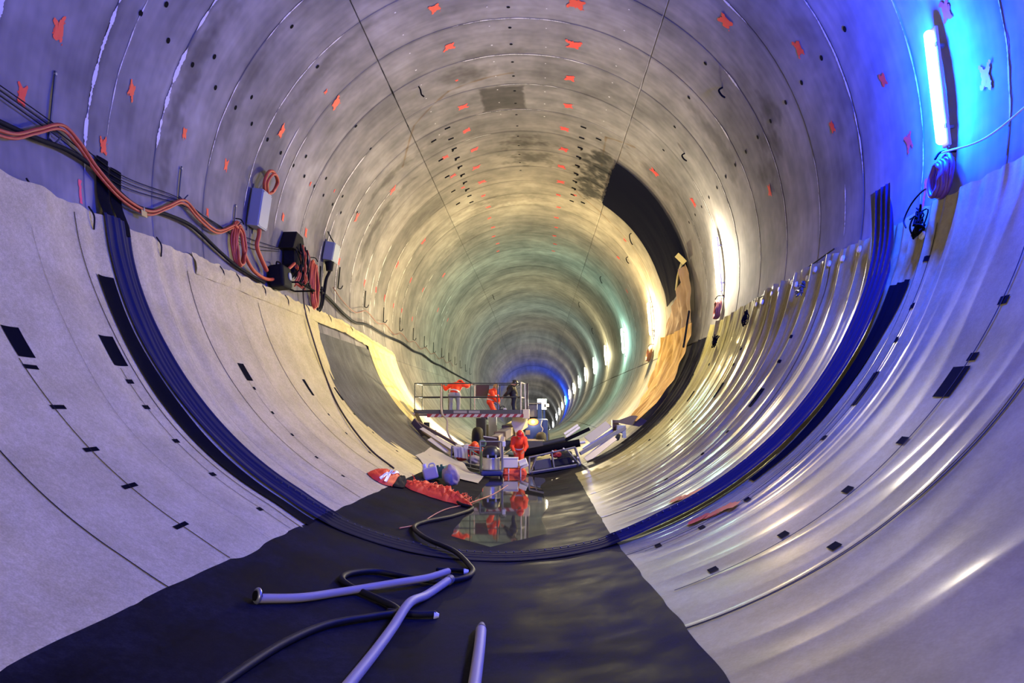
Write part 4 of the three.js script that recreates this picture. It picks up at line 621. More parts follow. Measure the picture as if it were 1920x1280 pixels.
{ // left side trolley of the sheet-laying rig
  const g = thing('frame_trolley', 'grey tube-framed trolley on the left of the floor, loaded with cloths and red bags', 'trolley');
  const q = (x, y, s) => W(x, y, s), a = [-2.2, 0.97], b = [-1.22, 0.83], c = [-2.3, 0.56], d = [-1.22, 0.32], e = [-2.2, 0.42], f = [-1.22, 0.2];
  for (const s of [24, 25.1]) { mesh('rail', bar(q(...a, s), q(...b, s), 0.026), matPaleGrey, g); mesh('rail', bar(q(...c, s), q(...d, s), 0.026), matPaleGrey, g); mesh('rail', bar(q(...e, s), q(...f, s), 0.026), matPaleGrey, g); for (const t of [0, 0.62, 1]) mesh('post', bar(q(lerp(e[0], f[0], t), lerp(e[1], f[1], t), s), q(lerp(a[0], b[0], t), lerp(a[1], b[1], t), s), 0.022), matPaleGrey, g); }
  mesh('tray', beam(q(-2.22, 0.5, 24.55), q(-1.22, 0.27, 24.55), 1.05, 0.05), matPaleGrey, g);
  for (const [x, y] of [[-2.15, 0.45], [-1.3, 0.22]]) for (const s of [24.1, 25]) mesh('castor', new THREE.CylinderGeometry(0.09, 0.09, 0.06, 14).rotateZ(Math.PI / 2).translate(x, y - 0.05, -s), matTyre, g);
  rebase(g, -1.7, 0.2, 24.5);
  const lump = (x, y, s, rx, ry, rz, mat, nm, label, cat, sd) => { const z = new THREE.SphereGeometry(1, 26, 18), A = z.attributes.position; for (let i = 0; i < A.count; i++) { const X = A.getX(i), Y = A.getY(i), Z = A.getZ(i), k = 1 + 0.3 * N(X * 1.7 + sd, Y * 1.7, Z * 1.7) + 0.16 * N(X * 4.5, Y * 4.5 + sd, Z * 4.5); A.setXYZ(i, X * k * rx, Y * k * ry, Z * k * rz); } z.computeVertexNormals(); const m = mesh(nm, z, mat); m.position.copy(W(x, y, s)); return tag(m, label, cat); };
  lump(-1.9, 0.62, 24.4, 0.2, 0.14, 0.2, matRed, 'red_bag', 'dark red bag slumped in the left end of the tube-framed trolley', 'bag', 1);
  lump(-1.5, 0.52, 24.4, 0.22, 0.14, 0.2, std(0.3, 0.27, 0.29, 0.8), 'grey_bag', 'pale grey bag in the middle of the tube-framed trolley', 'bag', 4);
  lump(1.15, 0.72, 24.3, 0.17, 0.12, 0.15, matRed, 'red_bag', 'red bag lying in the right-hand trolley under the black roll', 'bag', 8);
  // grey cloth draped over the top rails
  const P = [], I = []; for (let i = 0; i <= 24; i++) for (let j = 0; j <= 24; j++) { const u = i / 24, w = j / 24; P.push(lerp(-2.12, -1.66, u) + 0.03 * N(w * 3, u * 2), lerp(0.985, 0.92, u) + (w < 0.3 ? -(0.3 - w) * 1.15 : 0) + 0.03 * N(u * 5, w * 3, 2) + (u > 0.6 && w > 0.4 ? 0.08 : 0), -(23.97 + Math.max(0, w - 0.3) * 1.4 - (w < 0.3 ? 0.03 * N(u * 6, w * 2, 7) + 0.02 : 0))); if (i < 24 && j < 24) { const k = i * 25 + j; I.push(k, k + 25, k + 1, k + 1, k + 25, k + 26); } }
  const z = new THREE.BufferGeometry(); z.setAttribute('position', new THREE.Float32BufferAttribute(P, 3)); z.setIndex(I); z.computeVertexNormals(); tag(mesh('grey_cloth', z, std(0.4, 0.38, 0.4, 0.85, DS)), 'pale grey cloth draped over the rail of the tube-framed trolley', 'cloth');
}
{ // right side trolley
  const g = thing('frame_trolley', 'grey tube-framed trolley with diagonal braces on the right of the floor', 'trolley');
  const a = [0.3, 0.62], b = [1.78, 0.95], c = [0.3, 0.14], d = [1.95, 0.42];
  for (const s of [24, 25]) { mesh('rail', bar(W(...a, s), W(...b, s), 0.03), matPaleGrey, g); mesh('rail', bar(W(...c, s), W(...d, s), 0.03), matPaleGrey, g); mesh('post', bar(W(...a, s), W(...c, s), 0.026), matPaleGrey, g); mesh('post', bar(W(...b, s), W(...d, s), 0.026), matPaleGrey, g); mesh('post', bar(W(1.02, 0.78, s), W(1.1, 0.28, s), 0.026), matPaleGrey, g); mesh('diagonal_brace', bar(W(0.55, 0.67, s), W(0.35, 0.16, s), 0.02), matPaleGrey, g); mesh('diagonal_brace', bar(W(1.5, 0.88, s), W(1.9, 0.42, s), 0.02), matPaleGrey, g); }
  mesh('tray', beam(W(0.3, 0.12, 24.5), W(1.95, 0.4, 24.5), 1.0, 0.1), matGreyDark, g);
  mesh('side_plate', beam(W(0.45, 0.36, 24.06), W(1.0, 0.45, 24.06), 0.02, 0.3), matGreyDark, g);
  for (const [x, y] of [[0.4, 0.13], [1.85, 0.4]]) for (const s of [24.05, 24.95]) mesh('castor', new THREE.CylinderGeometry(0.1, 0.1, 0.06, 14).rotateZ(Math.PI / 2).translate(x, y - 0.04, -s), matTyre, g);
  for (const [x, y] of [[1.05, 0.82], [1.4, 0.9], [1.85, 0.62], [1.7, 0.5]]) mesh('clamp_knob', new THREE.SphereGeometry(0.034, 10, 8).translate(x, y, -23.96), matRailWhite, g);
  mesh('load_bed', merged([beam(W(0.42, 0.3, 24.55), W(1.85, 0.56, 24.55), 0.8, 0.26, V(0, 1, 0), 0.06), box(0.5, 0.24, 0.5, 1.45, 0.68, -24.6, 0.08)]), matTyre, g);
  rebase(g, 1.1, 0.1, 24.5);
  const roll = thing('black_roll', 'long black membrane roll lying across the right-hand trolley', 'roll'); mesh('roll_body', bar(W(0.0, 0.7, 24.7), W(1.96, 1.06, 24.7), 0.125, 22), matTape, roll); mesh('core_end', bar(W(1.9, 1.05, 24.7), W(2.14, 1.09, 24.7), 0.05, 12), matRailWhite, roll); rebase(roll, 1, 0.8, 24.7);
  tag(mesh('black_beam', beam(W(1.5, 1.1, 25.6), W(2.35, 1.5, 25.6), 0.1, 0.12), matTape), 'short black beam sloping up behind the long black roll', 'beam');
  tag(mesh('dark_roll', bar(W(0.75, 0.98, 25.4), W(1.5, 1.16, 25.4), 0.09, 16), std(0.03, 0.035, 0.035, 0.6)), 'thin dark roll resting behind the long black roll', 'roll');
  const wp = thing('white_pipes', 'two short white pipes leaning on the lining behind the black rolls', 'pipe'); for (const k of [0, 1]) mesh('pipe', bar(W(1.5 + 0.06 * k, 1.28 - 0.1 * k, 26.4), W(2.0 + 0.06 * k, 1.6 - 0.08 * k, 26.6), 0.05, 10), matWhite, wp); rebase(wp, 1.7, 1.2, 26.4);
}
{ // arms and boards reaching up both walls
  const g = thing('laying_arm', 'right-hand arm of the sheet-laying rig with pale boards and a brown hood plate', 'arm');
  mesh('pale_board', beam(W(2.15, 0.5, 24.6), W(3.12, 1.24, 24.8), 0.26, 0.03, V(-0.5, 0.4, 0.77)), std(0.85, 0.76, 0.5, 0.6), g);
  mesh('white_board', beam(W(2.25, 1.12, 25.4), W(3.0, 1.66, 25.6), 0.34, 0.03, V(-0.5, 0.4, 0.77)), std(0.45, 0.43, 0.38, 0.6), g);
  mesh('arm_beam', beam(W(1.95, 0.72, 24.5), W(3.5, 1.56, 25.0), 0.1, 0.12), matPaleGrey, g); mesh('arm_beam', beam(W(2.1, 0.82, 25.3), W(3.4, 1.62, 25.5), 0.08, 0.1), matSteel, g);
  mesh('end_bracket', merged([box(0.3, 0.26, 0.3, 3.36, 1.5, -25.1, 0.02), box(0.12, 0.18, 0.2, 3.45, 1.3, -25)]), matGreyBox, g);
  mesh('roller', bar(W(3.2, 1.2, 24.8), W(3.3, 1.28, 25.4), 0.08, 12), matTyre, g);
  const hp = new THREE.Shape([[-0.6, -0.02], [0, 0.2], [0.16, 0.2], [0.62, -0.02], [0.25, -0.17]].map(q => new THREE.Vector2(...q))); mesh('hood_plate', new THREE.ExtrudeGeometry(hp, { depth: 0.04, bevelEnabled: false }).translate(3.72, 1.75, -25.2), std(0.1, 0.08, 0.065, 0.7), g);
  mesh('hood_side', box(0.22, 0.36, 0.4, 3.22, 1.62, -25.6), matBrown, g);
  rebase(g, 2.2, 0.5, 24.9);
  const h = thing('laying_arm', 'left-hand arm of the sheet-laying rig with two bright boards below the platform', 'arm');
  mesh('bright_board', beam(W(-3.5, 1.5, 26), W(-2.3, 0.86, 25), 0.17, 0.03, V(0.5, 0.45, 0.75)), std(0.72, 0.66, 0.5, 0.6), h); mesh('bright_board', beam(W(-3.15, 1.15, 25.5), W(-2.33, 0.66, 24.9), 0.17, 0.03, V(0.5, 0.45, 0.75)), std(0.72, 0.66, 0.5, 0.6), h);
  mesh('arm_beam', beam(W(-3.75, 1.72, 26.4), W(-2.2, 0.98, 25.3), 0.08, 0.1), matBoomEdge, h); mesh('arm_beam', beam(W(-3.5, 1.36, 26.1), W(-2.3, 0.68, 25.1), 0.06, 0.08), matBoomEdge, h);
  mesh('curved_rail', tube([TP(29.5, -48, 5.8), TP(28, -42, 5.78), TP(26.8, -36, 5.78), TP(26, -30, 5.78), TP(25.2, -23, 5.8)], 0.07, 8, 40), std(0.05, 0.04, 0.035, 0.6), h);
  for (const [s, th] of [[27.4, -38.5], [26.6, -34]]) mesh('guide_roller', new THREE.CylinderGeometry(0.11, 0.11, 0.22, 14).translate(...TP(s, th, 5.66).toArray()), matTyre, h);
  mesh('end_plate', beam(W(-3.85, 1.75, 26.4), W(-3.4, 1.3, 26.1), 0.1, 0.24), std(0.13, 0.1, 0.09, 0.7), h);
  rebase(h, -2.6, 0.7, 25.5);
}
{ // wet vacuum on a blue base
  const g = thing('drum_vacuum', 'silver drum vacuum with a dark motor head on a blue castor base', 'vacuum');
  mesh('base_tray', new RoundedBoxGeometry(0.66, 0.16, 0.6, 3, 0.06).translate(0, 0.16, 0), std(0.015, 0.022, 0.12, 0.4), g); for (const [x, z] of [[-0.3, 0.26], [0.3, 0.26], [-0.3, -0.26], [0.3, -0.26]]) mesh('castor', new THREE.CylinderGeometry(0.07, 0.07, 0.05, 12).rotateZ(Math.PI / 2).translate(x, 0.07, z), matTyre, g);
  mesh('drum', new THREE.LatheGeometry([[0.001, 0.24], [0.25, 0.24], [0.26, 0.27], [0.25, 0.32], [0.255, 0.58], [0.27, 0.6], [0.25, 0.63], [0.001, 0.63]].map(a => new THREE.Vector2(...a)), 32), std(0.55, 0.54, 0.52, 0.3, { metalness: 0.8 }), g);
  mesh('motor_head', new THREE.LatheGeometry([[0.001, 0.64], [0.27, 0.64], [0.28, 0.7], [0.25, 0.86], [0.15, 0.95], [0.001, 0.97]].map(a => new THREE.Vector2(...a)), 28), std(0.015, 0.017, 0.03, 0.4), g);
  for (const x of [-0.12, 0.12]) mesh('latch', box(0.06, 0.1, 0.04, x, 0.66, 0.27, 0.01), matSteel, g);
  mesh('handle_frame', merged([bar(V(-0.33, 0.16, -0.2), V(-0.33, 1.08, -0.24), 0.02), bar(V(0.33, 0.16, 0.1), V(0.34, 0.98, 0.06), 0.02), bar(V(0.33, 0.16, -0.2), V(0.33, 1.08, -0.24), 0.02), bar(V(-0.33, 1.08, -0.24), V(0.33, 1.08, -0.24), 0.02)]), matPaleGrey, g); mesh('handle_grip', box(0.1, 0.16, 0.1, 0.37, 1.02, 0.06, 0.02), matWhite, g);
  g.position.copy(W(-0.82, 0.1, 22.5)); g.rotation.y = 0.12;
  const f = thing('green_stand', 'pale green upright stand with a round head beside the vacuum', 'stand'); const mg = std(0.12, 0.2, 0.11, 0.5);
  mesh('upright', bar(V(0, 0.03, 0), V(0.03, 0.85, 0), 0.028), mg, f); mesh('round_head', new THREE.TorusGeometry(0.085, 0.04, 10, 22).translate(0.06, 0.92, 0.03), mg, f); mesh('head_hub', new THREE.CylinderGeometry(0.05, 0.05, 0.07, 14).rotateX(Math.PI / 2).translate(0.06, 0.92, 0.03), matGreyDark, f); mesh('foot', merged([box(0.5, 0.03, 0.06, 0, 0.015, 0), box(0.06, 0.03, 0.5, 0, 0.015, 0)]), mg, f); mesh('side_arm', bar(V(0.02, 0.5, 0), V(-0.28, 0.7, 0.02), 0.02), mg, f);
  f.position.copy(W(-1.18, 0.2, 22.9));
}
{ // bright cartons on an orange bale
  const b = thing('orange_bale', 'low orange bale under the white cartons', 'bale'); mesh('bale_body', (() => { const q = new RoundedBoxGeometry(0.74, 0.24, 0.5, 5, 0.08), A = q.attributes.position; for (let i = 0; i < A.count; i++) { const x = A.getX(i), y = A.getY(i), z = A.getZ(i); A.setXYZ(i, x + 0.04 * N(x * 5, y * 8, z * 5), y + 0.04 * N(x * 6, 3, z * 6), z + 0.04 * N(x * 5, y * 8, 7)); } q.computeVertexNormals(); return q; })(), std(0.85, 0.1, 0.03, 0.7), b); for (const x of [-0.18, 0.2]) mesh('binding_strap', box(0.03, 0.26, 0.53, x, 0, 0, 0.01), matWhite, b); b.position.copy(W(-0.16, 0.18, 23.75));
  const c = thing('white_carton', 'wide white carton stacked on the orange bale', 'carton'); mesh('carton_body', box(0.46, 0.28, 0.4, 0, 0, 0, 0.015), std(0.85, 0.78, 0.6, 0.7), c); mesh('carton_lid', box(0.48, 0.04, 0.42, 0, 0.15, 0, 0.01), matWhite, c); c.position.copy(W(-0.28, 0.47, 23.75));
  const e = thing('white_carton', 'smaller tilted white carton beside the wide one on the bale', 'carton'); mesh('carton_body', box(0.26, 0.26, 0.3, 0, 0, 0, 0.015), std(0.85, 0.78, 0.6, 0.7), e); mesh('open_flap', box(0.24, 0.02, 0.14, 0, 0.1, 0.2, 0.005).rotateX(0.5), matWhite, e); e.position.copy(W(0.12, 0.46, 23.7)); e.rotation.z = 0.35;
}
tag(mesh('white_hose', tube([W(-3.2, 3.0, 28.9), W(-3.15, 2.0, 28.9), W(-2.95, 1.75, 28.8), W(-2.9, 1.3, 28.6), W(-2.6, 0.9, 28.3), W(-2.2, 0.75, 28)], 0.04, 8, 50), std(0.45, 0.4, 0.3, 0.6)), 'cream hose hanging down in front of the work platform', 'hose');
tag(mesh('maroon_cloth', new RoundedBoxGeometry(0.56, 0.46, 0.03, 2, 0.012).translate(-1.72, 2.93, -30.84), std(0.06, 0.045, 0.05, 0.9)), 'dark maroon cloth hung on the back rail of the work platform', 'cloth');

// ---------------------------------------------------------------- people: one continuous skin each, from tapered bones
function skin(bones, cell) {
  const mn = V(1e9, 1e9, 1e9), mx = V(-1e9, -1e9, -1e9);
  for (const b of bones) for (const [p, r] of [[b.a, b.ra], [b.b, b.rb]]) { mn.min(p.clone().subScalar(r + 3 * cell)); mx.max(p.clone().addScalar(r + 3 * cell)); }
  const nx = Math.ceil((mx.x - mn.x) / cell), ny = Math.ceil((mx.y - mn.y) / cell), nz = Math.ceil((mx.z - mn.z) / cell), F = new Float32Array(nx * ny * nz).fill(1), K = 0.035;
  const Bn = bones.map(b => { const d = b.b.clone().sub(b.a); return { ...b, d, dd: Math.max(1e-9, d.lengthSq()) }; });
  const dist = (b, x, y, z) => { const px = x - b.a.x, py = y - b.a.y, pz = z - b.a.z, t = clamp((px * b.d.x + py * b.d.y + pz * b.d.z) / b.dd); return Math.hypot(px - b.d.x * t, py - b.d.y * t, pz - b.d.z * t) - lerp(b.ra, b.rb, t); };
  for (const b of Bn) { // splat each bone only near itself
    const m = Math.max(b.ra, b.rb) + 0.09, lo = [Math.min(b.a.x, b.b.x) - m, Math.min(b.a.y, b.b.y) - m, Math.min(b.a.z, b.b.z) - m], hi = [Math.max(b.a.x, b.b.x) + m, Math.max(b.a.y, b.b.y) + m, Math.max(b.a.z, b.b.z) + m];
    const i0 = Math.max(0, Math.floor((lo[0] - mn.x) / cell)), i1 = Math.min(nx - 1, Math.ceil((hi[0] - mn.x) / cell)), j0 = Math.max(0, Math.floor((lo[1] - mn.y) / cell)), j1 = Math.min(ny - 1, Math.ceil((hi[1] - mn.y) / cell)), k0 = Math.max(0, Math.floor((lo[2] - mn.z) / cell)), k1 = Math.min(nz - 1, Math.ceil((hi[2] - mn.z) / cell));
    for (let k = k0; k <= k1; k++) for (let j = j0; j <= j1; j++) for (let i = i0; i <= i1; i++) {
      const id = i + nx * (j + ny * k), d = dist(b, mn.x + i * cell, mn.y + j * cell, mn.z + k * cell), o = F[id];
      const h = Math.max(K - Math.abs(d - o), 0) / K; F[id] = Math.min(d, o) - h * h * K * 0.25;
    }
  }
  const idx = new Int32Array(nx * ny * nz).fill(-1), P = [], C = [], I = [];
  for (let k = 0; k < nz - 1; k++) for (let j = 0; j < ny - 1; j++) for (let i = 0; i < nx - 1; i++) {
    const v = []; for (let q = 0; q < 8; q++) v.push(F[i + (q & 1) + nx * (j + (q >> 1 & 1) + ny * (k + (q >> 2)))]);
    let neg = 0; for (const q of v) if (q < 0) neg++; if (!neg || neg === 8) continue;
    let sx = 0, sy = 0, sz = 0, n = 0;
    for (let a = 0; a < 8; a++) for (const bt of [1, 2, 4]) { const c = a | bt; if (c === a) continue; if ((v[a] < 0) === (v[c] < 0)) continue; const t = v[a] / (v[a] - v[c]); sx += (a & 1) + (bt === 1 ? t : 0); sy += (a >> 1 & 1) + (bt === 2 ? t : 0); sz += (a >> 2) + (bt === 4 ? t : 0); n++; }
    const x = mn.x + (i + sx / n) * cell, y = mn.y + (j + sy / n) * cell, z = mn.z + (k + sz / n) * cell;
    idx[i + nx * (j + ny * k)] = P.length / 3; P.push(x, y, z);
    let best = 1e9, col = null; for (const b of Bn) { const d = dist(b, x, y, z); if (d < best) { best = d; col = b.c; } } C.push(...col);
  }
  const at = (i, j, k) => idx[i + nx * (j + ny * k)], quad = (a, b, c, d, f) => { if (a < 0 || b < 0 || c < 0 || d < 0) return; if (f) I.push(a, b, c, a, c, d); else I.push(a, c, b, a, d, c); };
  for (let k = 1; k < nz - 1; k++) for (let j = 1; j < ny - 1; j++) for (let i = 1; i < nx - 1; i++) {
    const f0 = F[i + nx * (j + ny * k)] < 0;
    if (f0 !== F[i + 1 + nx * (j + ny * k)] < 0) quad(at(i, j - 1, k - 1), at(i, j, k - 1), at(i, j, k), at(i, j - 1, k), f0);
    if (f0 !== F[i + nx * (j + 1 + ny * k)] < 0) quad(at(i - 1, j, k - 1), at(i - 1, j, k), at(i, j, k), at(i, j, k - 1), f0);
    if (f0 !== F[i + nx * (j + ny * (k + 1))] < 0) quad(at(i - 1, j - 1, k), at(i, j - 1, k), at(i, j, k), at(i - 1, j, k), f0);
  }
  const g = new THREE.BufferGeometry(); g.setAttribute('position', new THREE.Float32BufferAttribute(P, 3)); g.setAttribute('color', new THREE.Float32BufferAttribute(C, 3)); g.setIndex(I); g.computeVertexNormals(); return g;
}
const paint = (g, c) => { const n = g.attributes.position.count, a = new Float32Array(n * 3); for (let i = 0; i < n; i++) a.set(c, 3 * i); g.setAttribute('color', new THREE.BufferAttribute(a, 3)); g.deleteAttribute('uv'); return g; };
const SKIN = [0.5, 0.26, 0.17], matBody = new THREE.MeshStandardMaterial({ vertexColors: true, roughness: 0.75 });
// a hand: palm, four unequal bent fingers and a thumb from the side of the palm
function hand(w, dir, side, sgn, c) {
  dir = dir.clone().normalize(); side = side.clone().addScaledVector(dir, -side.dot(dir)).normalize(); const nrm = new THREE.Vector3().crossVectors(dir, side).multiplyScalar(sgn), q = [];
  const at = (d, s, n) => w.clone().addScaledVector(dir, d).addScaledVector(side, s).addScaledVector(nrm, n);
  q.push(beam(at(0, 0, 0), at(0.09, 0, 0), 0.03, 0.085, side, 0.014));
  [[0.032, 0.07], [0.011, 0.08], [-0.011, 0.075], [-0.032, 0.058]].forEach(([s, L]) => { q.push(bar(at(0.085, s, 0), at(0.085 + L * 0.5, s, -0.012), 0.0095, 7, 0.009), bar(at(0.085 + L * 0.5, s, -0.012), at(0.085 + L * 0.85, s, -0.04), 0.009, 7, 0.0075)); });
  q.push(bar(at(0.02, 0.04, 0), at(0.055, 0.068, -0.012), 0.011, 7), bar(at(0.055, 0.068, -0.012), at(0.085, 0.07, -0.035), 0.0105, 7, 0.008));
  return q.map(g => paint(g, c));
}
function person(J, col, label, opts = {}) {
  const j = {}; for (const k in J) j[k] = V(...J[k]);
  const B = (a, b, ra, rb, c) => ({ a, b, ra, rb, c }), mid = (a, b, t = 0.5) => a.clone().lerp(b, t), top = col.top, low = col.low, sk = SKIN, hair = col.hair || [0.05, 0.03, 0.02];
  const up = j.head.clone().sub(j.neck).normalize(), fw = V(...(opts.face || [0, 0, 1])).normalize(), rt = new THREE.Vector3().crossVectors(up, fw).normalize(); fw.crossVectors(rt, up).normalize(); const H = (r, u, f) => j.head.clone().addScaledVector(rt, r).addScaledVector(up, u).addScaledVector(fw, f);
  const band = col.band || top;
  const bones = [B(mid(j.pelvis, j.belly, 0.5), j.belly, 0.162, 0.165, top), B(j.belly, j.chest, 0.165, 0.18, band), B(j.chest, mid(j.chest, j.neck, 0.7), 0.18, 0.11, top), B(j.sl, j.sr, 0.1, 0.1, top), B(mid(j.chest, j.neck, 0.6), j.head, 0.058, 0.06, sk),
    B(H(0, 0.03, -0.015), H(0, 0.05, 0.01), 0.095, 0.093, hair), B(H(0, -0.02, 0.03), H(0, -0.07, 0.055), 0.072, 0.05, sk), B(H(0, 0.0, 0.09), H(0, -0.03, 0.112), 0.014, 0.018, sk), B(H(0.088, -0.01, 0), H(0.092, 0.02, -0.01), 0.016, 0.02, sk), B(H(-0.088, -0.01, 0), H(-0.092, 0.02, -0.01), 0.016, 0.02, sk),
    B(j.hl, j.hr, 0.12, 0.12, low), B(j.pelvis, j.pelvis, 0.15, 0.15, low)];
  for (const s of ['l', 'r']) {
    const k1 = mid(j['k' + s], j['a' + s], 0.62);
    bones.push(B(j['s' + s], j['e' + s], 0.088, 0.07, top), B(j['e' + s], mid(j['e' + s], j['w' + s], 0.85), 0.07, 0.055, col.arm || top), B(mid(j['e' + s], j['w' + s], 0.85), j['w' + s], 0.036, 0.032, sk),
      B(j['h' + s], j['k' + s], 0.105, 0.075, low), B(j['k' + s], k1, 0.075, 0.068, col.legBand || low), B(k1, j['a' + s], 0.068, 0.06, low), B(j['a' + s], j['t' + s], 0.058, 0.045, [0.015, 0.014, 0.013]));
  }
  const g = thing('person', label, 'person');
  const parts = [skin(bones, 0.015)];
  for (const s of ['l', 'r']) parts.push(...hand(j['w' + s], j['w' + s].clone().sub(j['e' + s]), V(0, 0.3, 1), s === 'l' ? 1 : -1, opts.glove || SKIN));
  for (const s of [-1, 1]) parts.push(paint(new THREE.SphereGeometry(0.012, 8, 6).translate(...H(0.033 * s, 0.0, 0.094).toArray()), [0.02, 0.015, 0.012]));
  parts.push(paint(bar(H(-0.022, -0.062, 0.098), H(0.022, -0.062, 0.098), 0.006, 6), [0.3, 0.09, 0.08]));
  mesh('body', merged(parts), matBody, g);
  if (opts.helmet) {
    const m = std(...opts.helmet, 0.35), q = new THREE.Matrix4().makeBasis(rt, up, fw); q.setPosition(H(0, 0.06, 0));
    mesh('helmet', merged([new THREE.SphereGeometry(0.125, 24, 12, 0, 6.2832, 0, 1.6).scale(1, 0.95, 1.14), new THREE.CylinderGeometry(0.132, 0.145, 0.014, 24).scale(1, 1, 1.2).translate(0, 0, 0.02), new THREE.SphereGeometry(0.123, 16, 10, 0, 6.2832, 0, 1.5).scale(0.22, 1.02, 1.16)]).applyMatrix4(q), m, g);
  }
  if (opts.stripes) for (const [a, b, r0, r1] of opts.stripes) { const A = V(...a), Bb = V(...b); mesh('reflective_band', new THREE.CylinderGeometry(r1 + (r1 > 0.1 ? 0.022 : 0), r0 + (r0 > 0.1 ? 0.022 : 0), A.distanceTo(Bb), 20, 1, true).applyQuaternion(new THREE.Quaternion().setFromUnitVectors(V(0, 1, 0), Bb.clone().sub(A).normalize())).translate(...mid(A, Bb).toArray()), new THREE.MeshStandardMaterial({ color: 0xe6e2d6, roughness: 0.35, side: THREE.DoubleSide }), g); }
  return g;
}
const OR = [0.92, 0.06, 0.012], OR2 = [0.85, 0.1, 0.03], GREY = [0.3, 0.31, 0.33], BLK = [0.012, 0.012, 0.015], NAVY = [0.012, 0.016, 0.04];
{ // on the floor, leaning forward, in front of the truck
  const g = person({ pelvis: [0, 0.86, -0.1], belly: [0, 0.98, -0.02], chest: [0.01, 1.16, 0.1], neck: [0.02, 1.3, 0.2], head: [0.04, 1.38, 0.27], sl: [-0.18, 1.23, 0.13], sr: [0.2, 1.23, 0.13], el: [-0.24, 0.98, 0.24], er: [0.27, 0.98, 0.24], wl: [-0.16, 0.82, 0.4], wr: [0.18, 0.82, 0.42], hl: [-0.09, 0.82, -0.1], hr: [0.09, 0.82, -0.1], kl: [-0.09, 0.46, 0.02], kr: [0.1, 0.46, 0.03], al: [-0.08, 0.1, -0.04], ar: [0.09, 0.1, -0.04], tl: [-0.1, 0.05, 0.12], tr: [0.12, 0.05, 0.12] },
    { top: OR, low: OR2, legBand: OR }, 'worker in orange hi-vis suit and red helmet leaning forward behind the white cartons', { face: [0.1, -0.5, 0.9], helmet: [0.6, 0.012, 0.015], stripes: [[[0, 0.93, -0.06], [0, 0.98, -0.03], 0.165, 0.165], [[-0.09, 0.3, 0.0], [-0.09, 0.35, 0.01], 0.085, 0.085], [[0.1, 0.3, 0.0], [0.1, 0.35, 0.01], 0.085, 0.085]] });
  g.scale.setScalar(0.92); g.position.copy(W(-0.04, 0.06, 24.45));
}
{ // crouching behind the left trolley
  const g = person({ pelvis: [0, 0.34, -0.1], belly: [0, 0.46, 0.0], chest: [0.02, 0.6, 0.14], neck: [0.02, 0.66, 0.28], head: [0.03, 0.68, 0.38], sl: [-0.18, 0.62, 0.18], sr: [0.2, 0.62, 0.18], el: [-0.27, 0.42, 0.3], er: [0.28, 0.42, 0.3], wl: [-0.16, 0.26, 0.42], wr: [0.2, 0.26, 0.42], hl: [-0.1, 0.32, -0.1], hr: [0.1, 0.32, -0.1], kl: [-0.16, 0.46, 0.26], kr: [0.18, 0.46, 0.26], al: [-0.12, 0.1, 0.0], ar: [0.14, 0.1, 0.0], tl: [-0.14, 0.05, 0.16], tr: [0.17, 0.05, 0.16] },
    { top: OR, low: [0.3, 0.02, 0.025] }, 'worker in an orange hi-vis jacket crouching behind the left tube-framed trolley', { face: [0, -0.8, 0.6], helmet: [0.9, 0.1, 0.02] });
  g.position.copy(W(-1.6, 0.24, 25.75));
}
{ // on the platform, back to the viewer, arms on both sides
  const g = person({ pelvis: [0, 0.8, 0.12], belly: [0.02, 0.94, 0.06], chest: [0.08, 1.12, -0.1], neck: [0.12, 1.2, -0.26], head: [0.15, 1.24, -0.36], sl: [-0.16, 1.16, -0.1], sr: [0.28, 1.2, -0.1], el: [-0.34, 1.02, -0.14], er: [0.44, 1.12, -0.14], wl: [-0.46, 1.16, -0.24], wr: [0.52, 1.18, -0.3], hl: [-0.12, 0.78, 0.12], hr: [0.12, 0.78, 0.12], kl: [-0.14, 0.42, 0.02], kr: [0.14, 0.42, 0.02], al: [-0.14, 0.09, 0.1], ar: [0.14, 0.09, 0.1], tl: [-0.16, 0.045, -0.06], tr: [0.17, 0.045, -0.06] },
    { top: OR, low: GREY }, 'worker in orange jacket and grey trousers bending over on the platform', { face: [0.2, -0.6, -0.8], helmet: [0.85, 0.1, 0.03], stripes: [[[0.0, 0.86, 0.1], [0.01, 0.91, 0.07], 0.168, 0.166]] });
  g.scale.set(1.12, 1, 1.05); g.position.copy(W(-2.78, 1.965, 29.9));
}
{ // kneeling on the platform, all in orange
  const g = person({ pelvis: [-0.02, 0.5, 0], belly: [0.02, 0.64, 0], chest: [0.09, 0.84, 0.02], neck: [0.15, 0.98, 0.05], head: [0.19, 1.08, 0.07], sl: [0.02, 0.9, 0.17], sr: [0.13, 0.9, -0.15], el: [0.12, 0.66, 0.22], er: [0.26, 0.68, -0.18], wl: [0.24, 0.5, 0.14], wr: [0.32, 0.5, -0.1], hl: [-0.04, 0.48, 0.1], hr: [-0.04, 0.48, -0.1], kl: [0.12, 0.12, 0.14], kr: [0.14, 0.14, -0.12], al: [-0.2, 0.08, 0.13], ar: [-0.2, 0.08, -0.11], tl: [-0.3, 0.04, 0.13], tr: [-0.3, 0.04, -0.11] },
    { top: OR, low: OR, hair: [0.4, 0.24, 0.09] }, 'fair-haired worker in full orange hi-vis kneeling on the platform', { face: [0.9, -0.4, 0.1], stripes: [[[0.0, 0.55, 0], [0.01, 0.6, 0], 0.165, 0.16], [[0.06, 0.74, 0.01], [0.07, 0.79, 0.01], 0.17, 0.175]] });
  g.position.copy(W(-1.3, 1.965, 29.75));
}
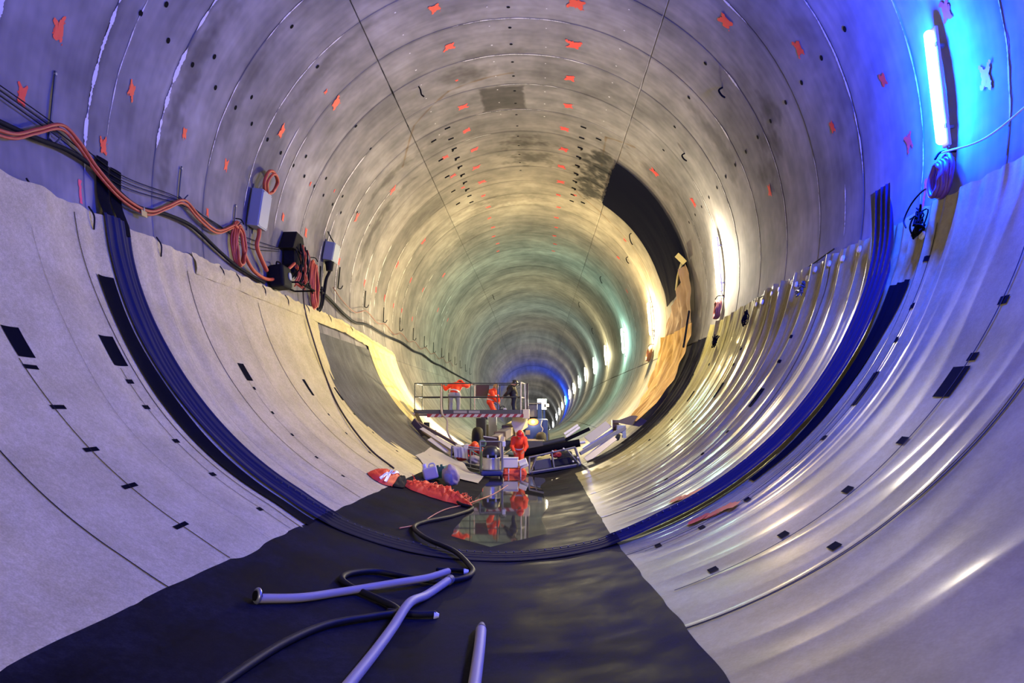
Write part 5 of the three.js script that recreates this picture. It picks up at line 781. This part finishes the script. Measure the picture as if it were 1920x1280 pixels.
{ // dark clothed worker at the gate end
  const g = person({ pelvis: [0.05, 0.72, 0], belly: [0.02, 0.84, 0], chest: [-0.06, 1.0, 0.02], neck: [-0.02, 1.12, 0.02], head: [0.05, 1.2, 0.02], sl: [-0.06, 1.03, 0.2], sr: [-0.06, 1.03, -0.16], el: [-0.2, 0.84, 0.24], er: [-0.2, 0.84, -0.18], wl: [-0.34, 0.72, 0.16], wr: [-0.34, 0.72, -0.1], hl: [0.06, 0.7, 0.1], hr: [0.06, 0.7, -0.1], kl: [0.02, 0.4, 0.11], kr: [0.04, 0.4, -0.1], al: [0.07, 0.09, 0.1], ar: [0.09, 0.09, -0.1], tl: [-0.08, 0.045, 0.12], tr: [-0.06, 0.045, -0.12] },
    { top: BLK, low: NAVY }, 'worker in black jacket and navy trousers stooping at the platform gate', { face: [-0.9, -0.3, 0.2], helmet: [0.02, 0.02, 0.025] });
  g.position.copy(W(-0.42, 1.965, 29.7));
}
tag((() => { const g = new THREE.Group(); g.name = uname('tool_bag'); scene.add(g); mesh('bag_body', new RoundedBoxGeometry(0.34, 0.2, 0.24, 3, 0.07).translate(0, 0.1, 0), std(0.012, 0.012, 0.014, 0.7), g); mesh('bag_handle', tube([V(-0.1, 0.19, 0), V(-0.06, 0.3, 0), V(0.06, 0.3, 0), V(0.1, 0.19, 0)], 0.014, 6), matTape, g); mesh('white_rag', new THREE.IcosahedronGeometry(0.06, 2).scale(1.3, 0.7, 1).translate(0.1, 0.2, 0.1), matWhite, g); g.position.copy(W(-0.82, 1.97, 29.4)); return g; })(), 'black tool bag on the platform between the kneeling and the dark-clothed worker', 'tool bag');
tag((() => { const z = new THREE.SphereGeometry(0.1, 18, 12), A = z.attributes.position; for (let i = 0; i < A.count; i++) { const X = A.getX(i), Y = A.getY(i), Z = A.getZ(i), k = 1 + 0.4 * N(X * 14, Y * 14, Z * 14); A.setXYZ(i, X * k * 1.5, Y * k * 0.8, Z * k); } z.computeVertexNormals(); const m = mesh('white_rag', z, matWhite); m.position.copy(W(-2.3, 2.05, 29.35)); return m; })(), 'crumpled white rag on the platform beside the bending worker', 'rag');

renderer.render(scene, camera);
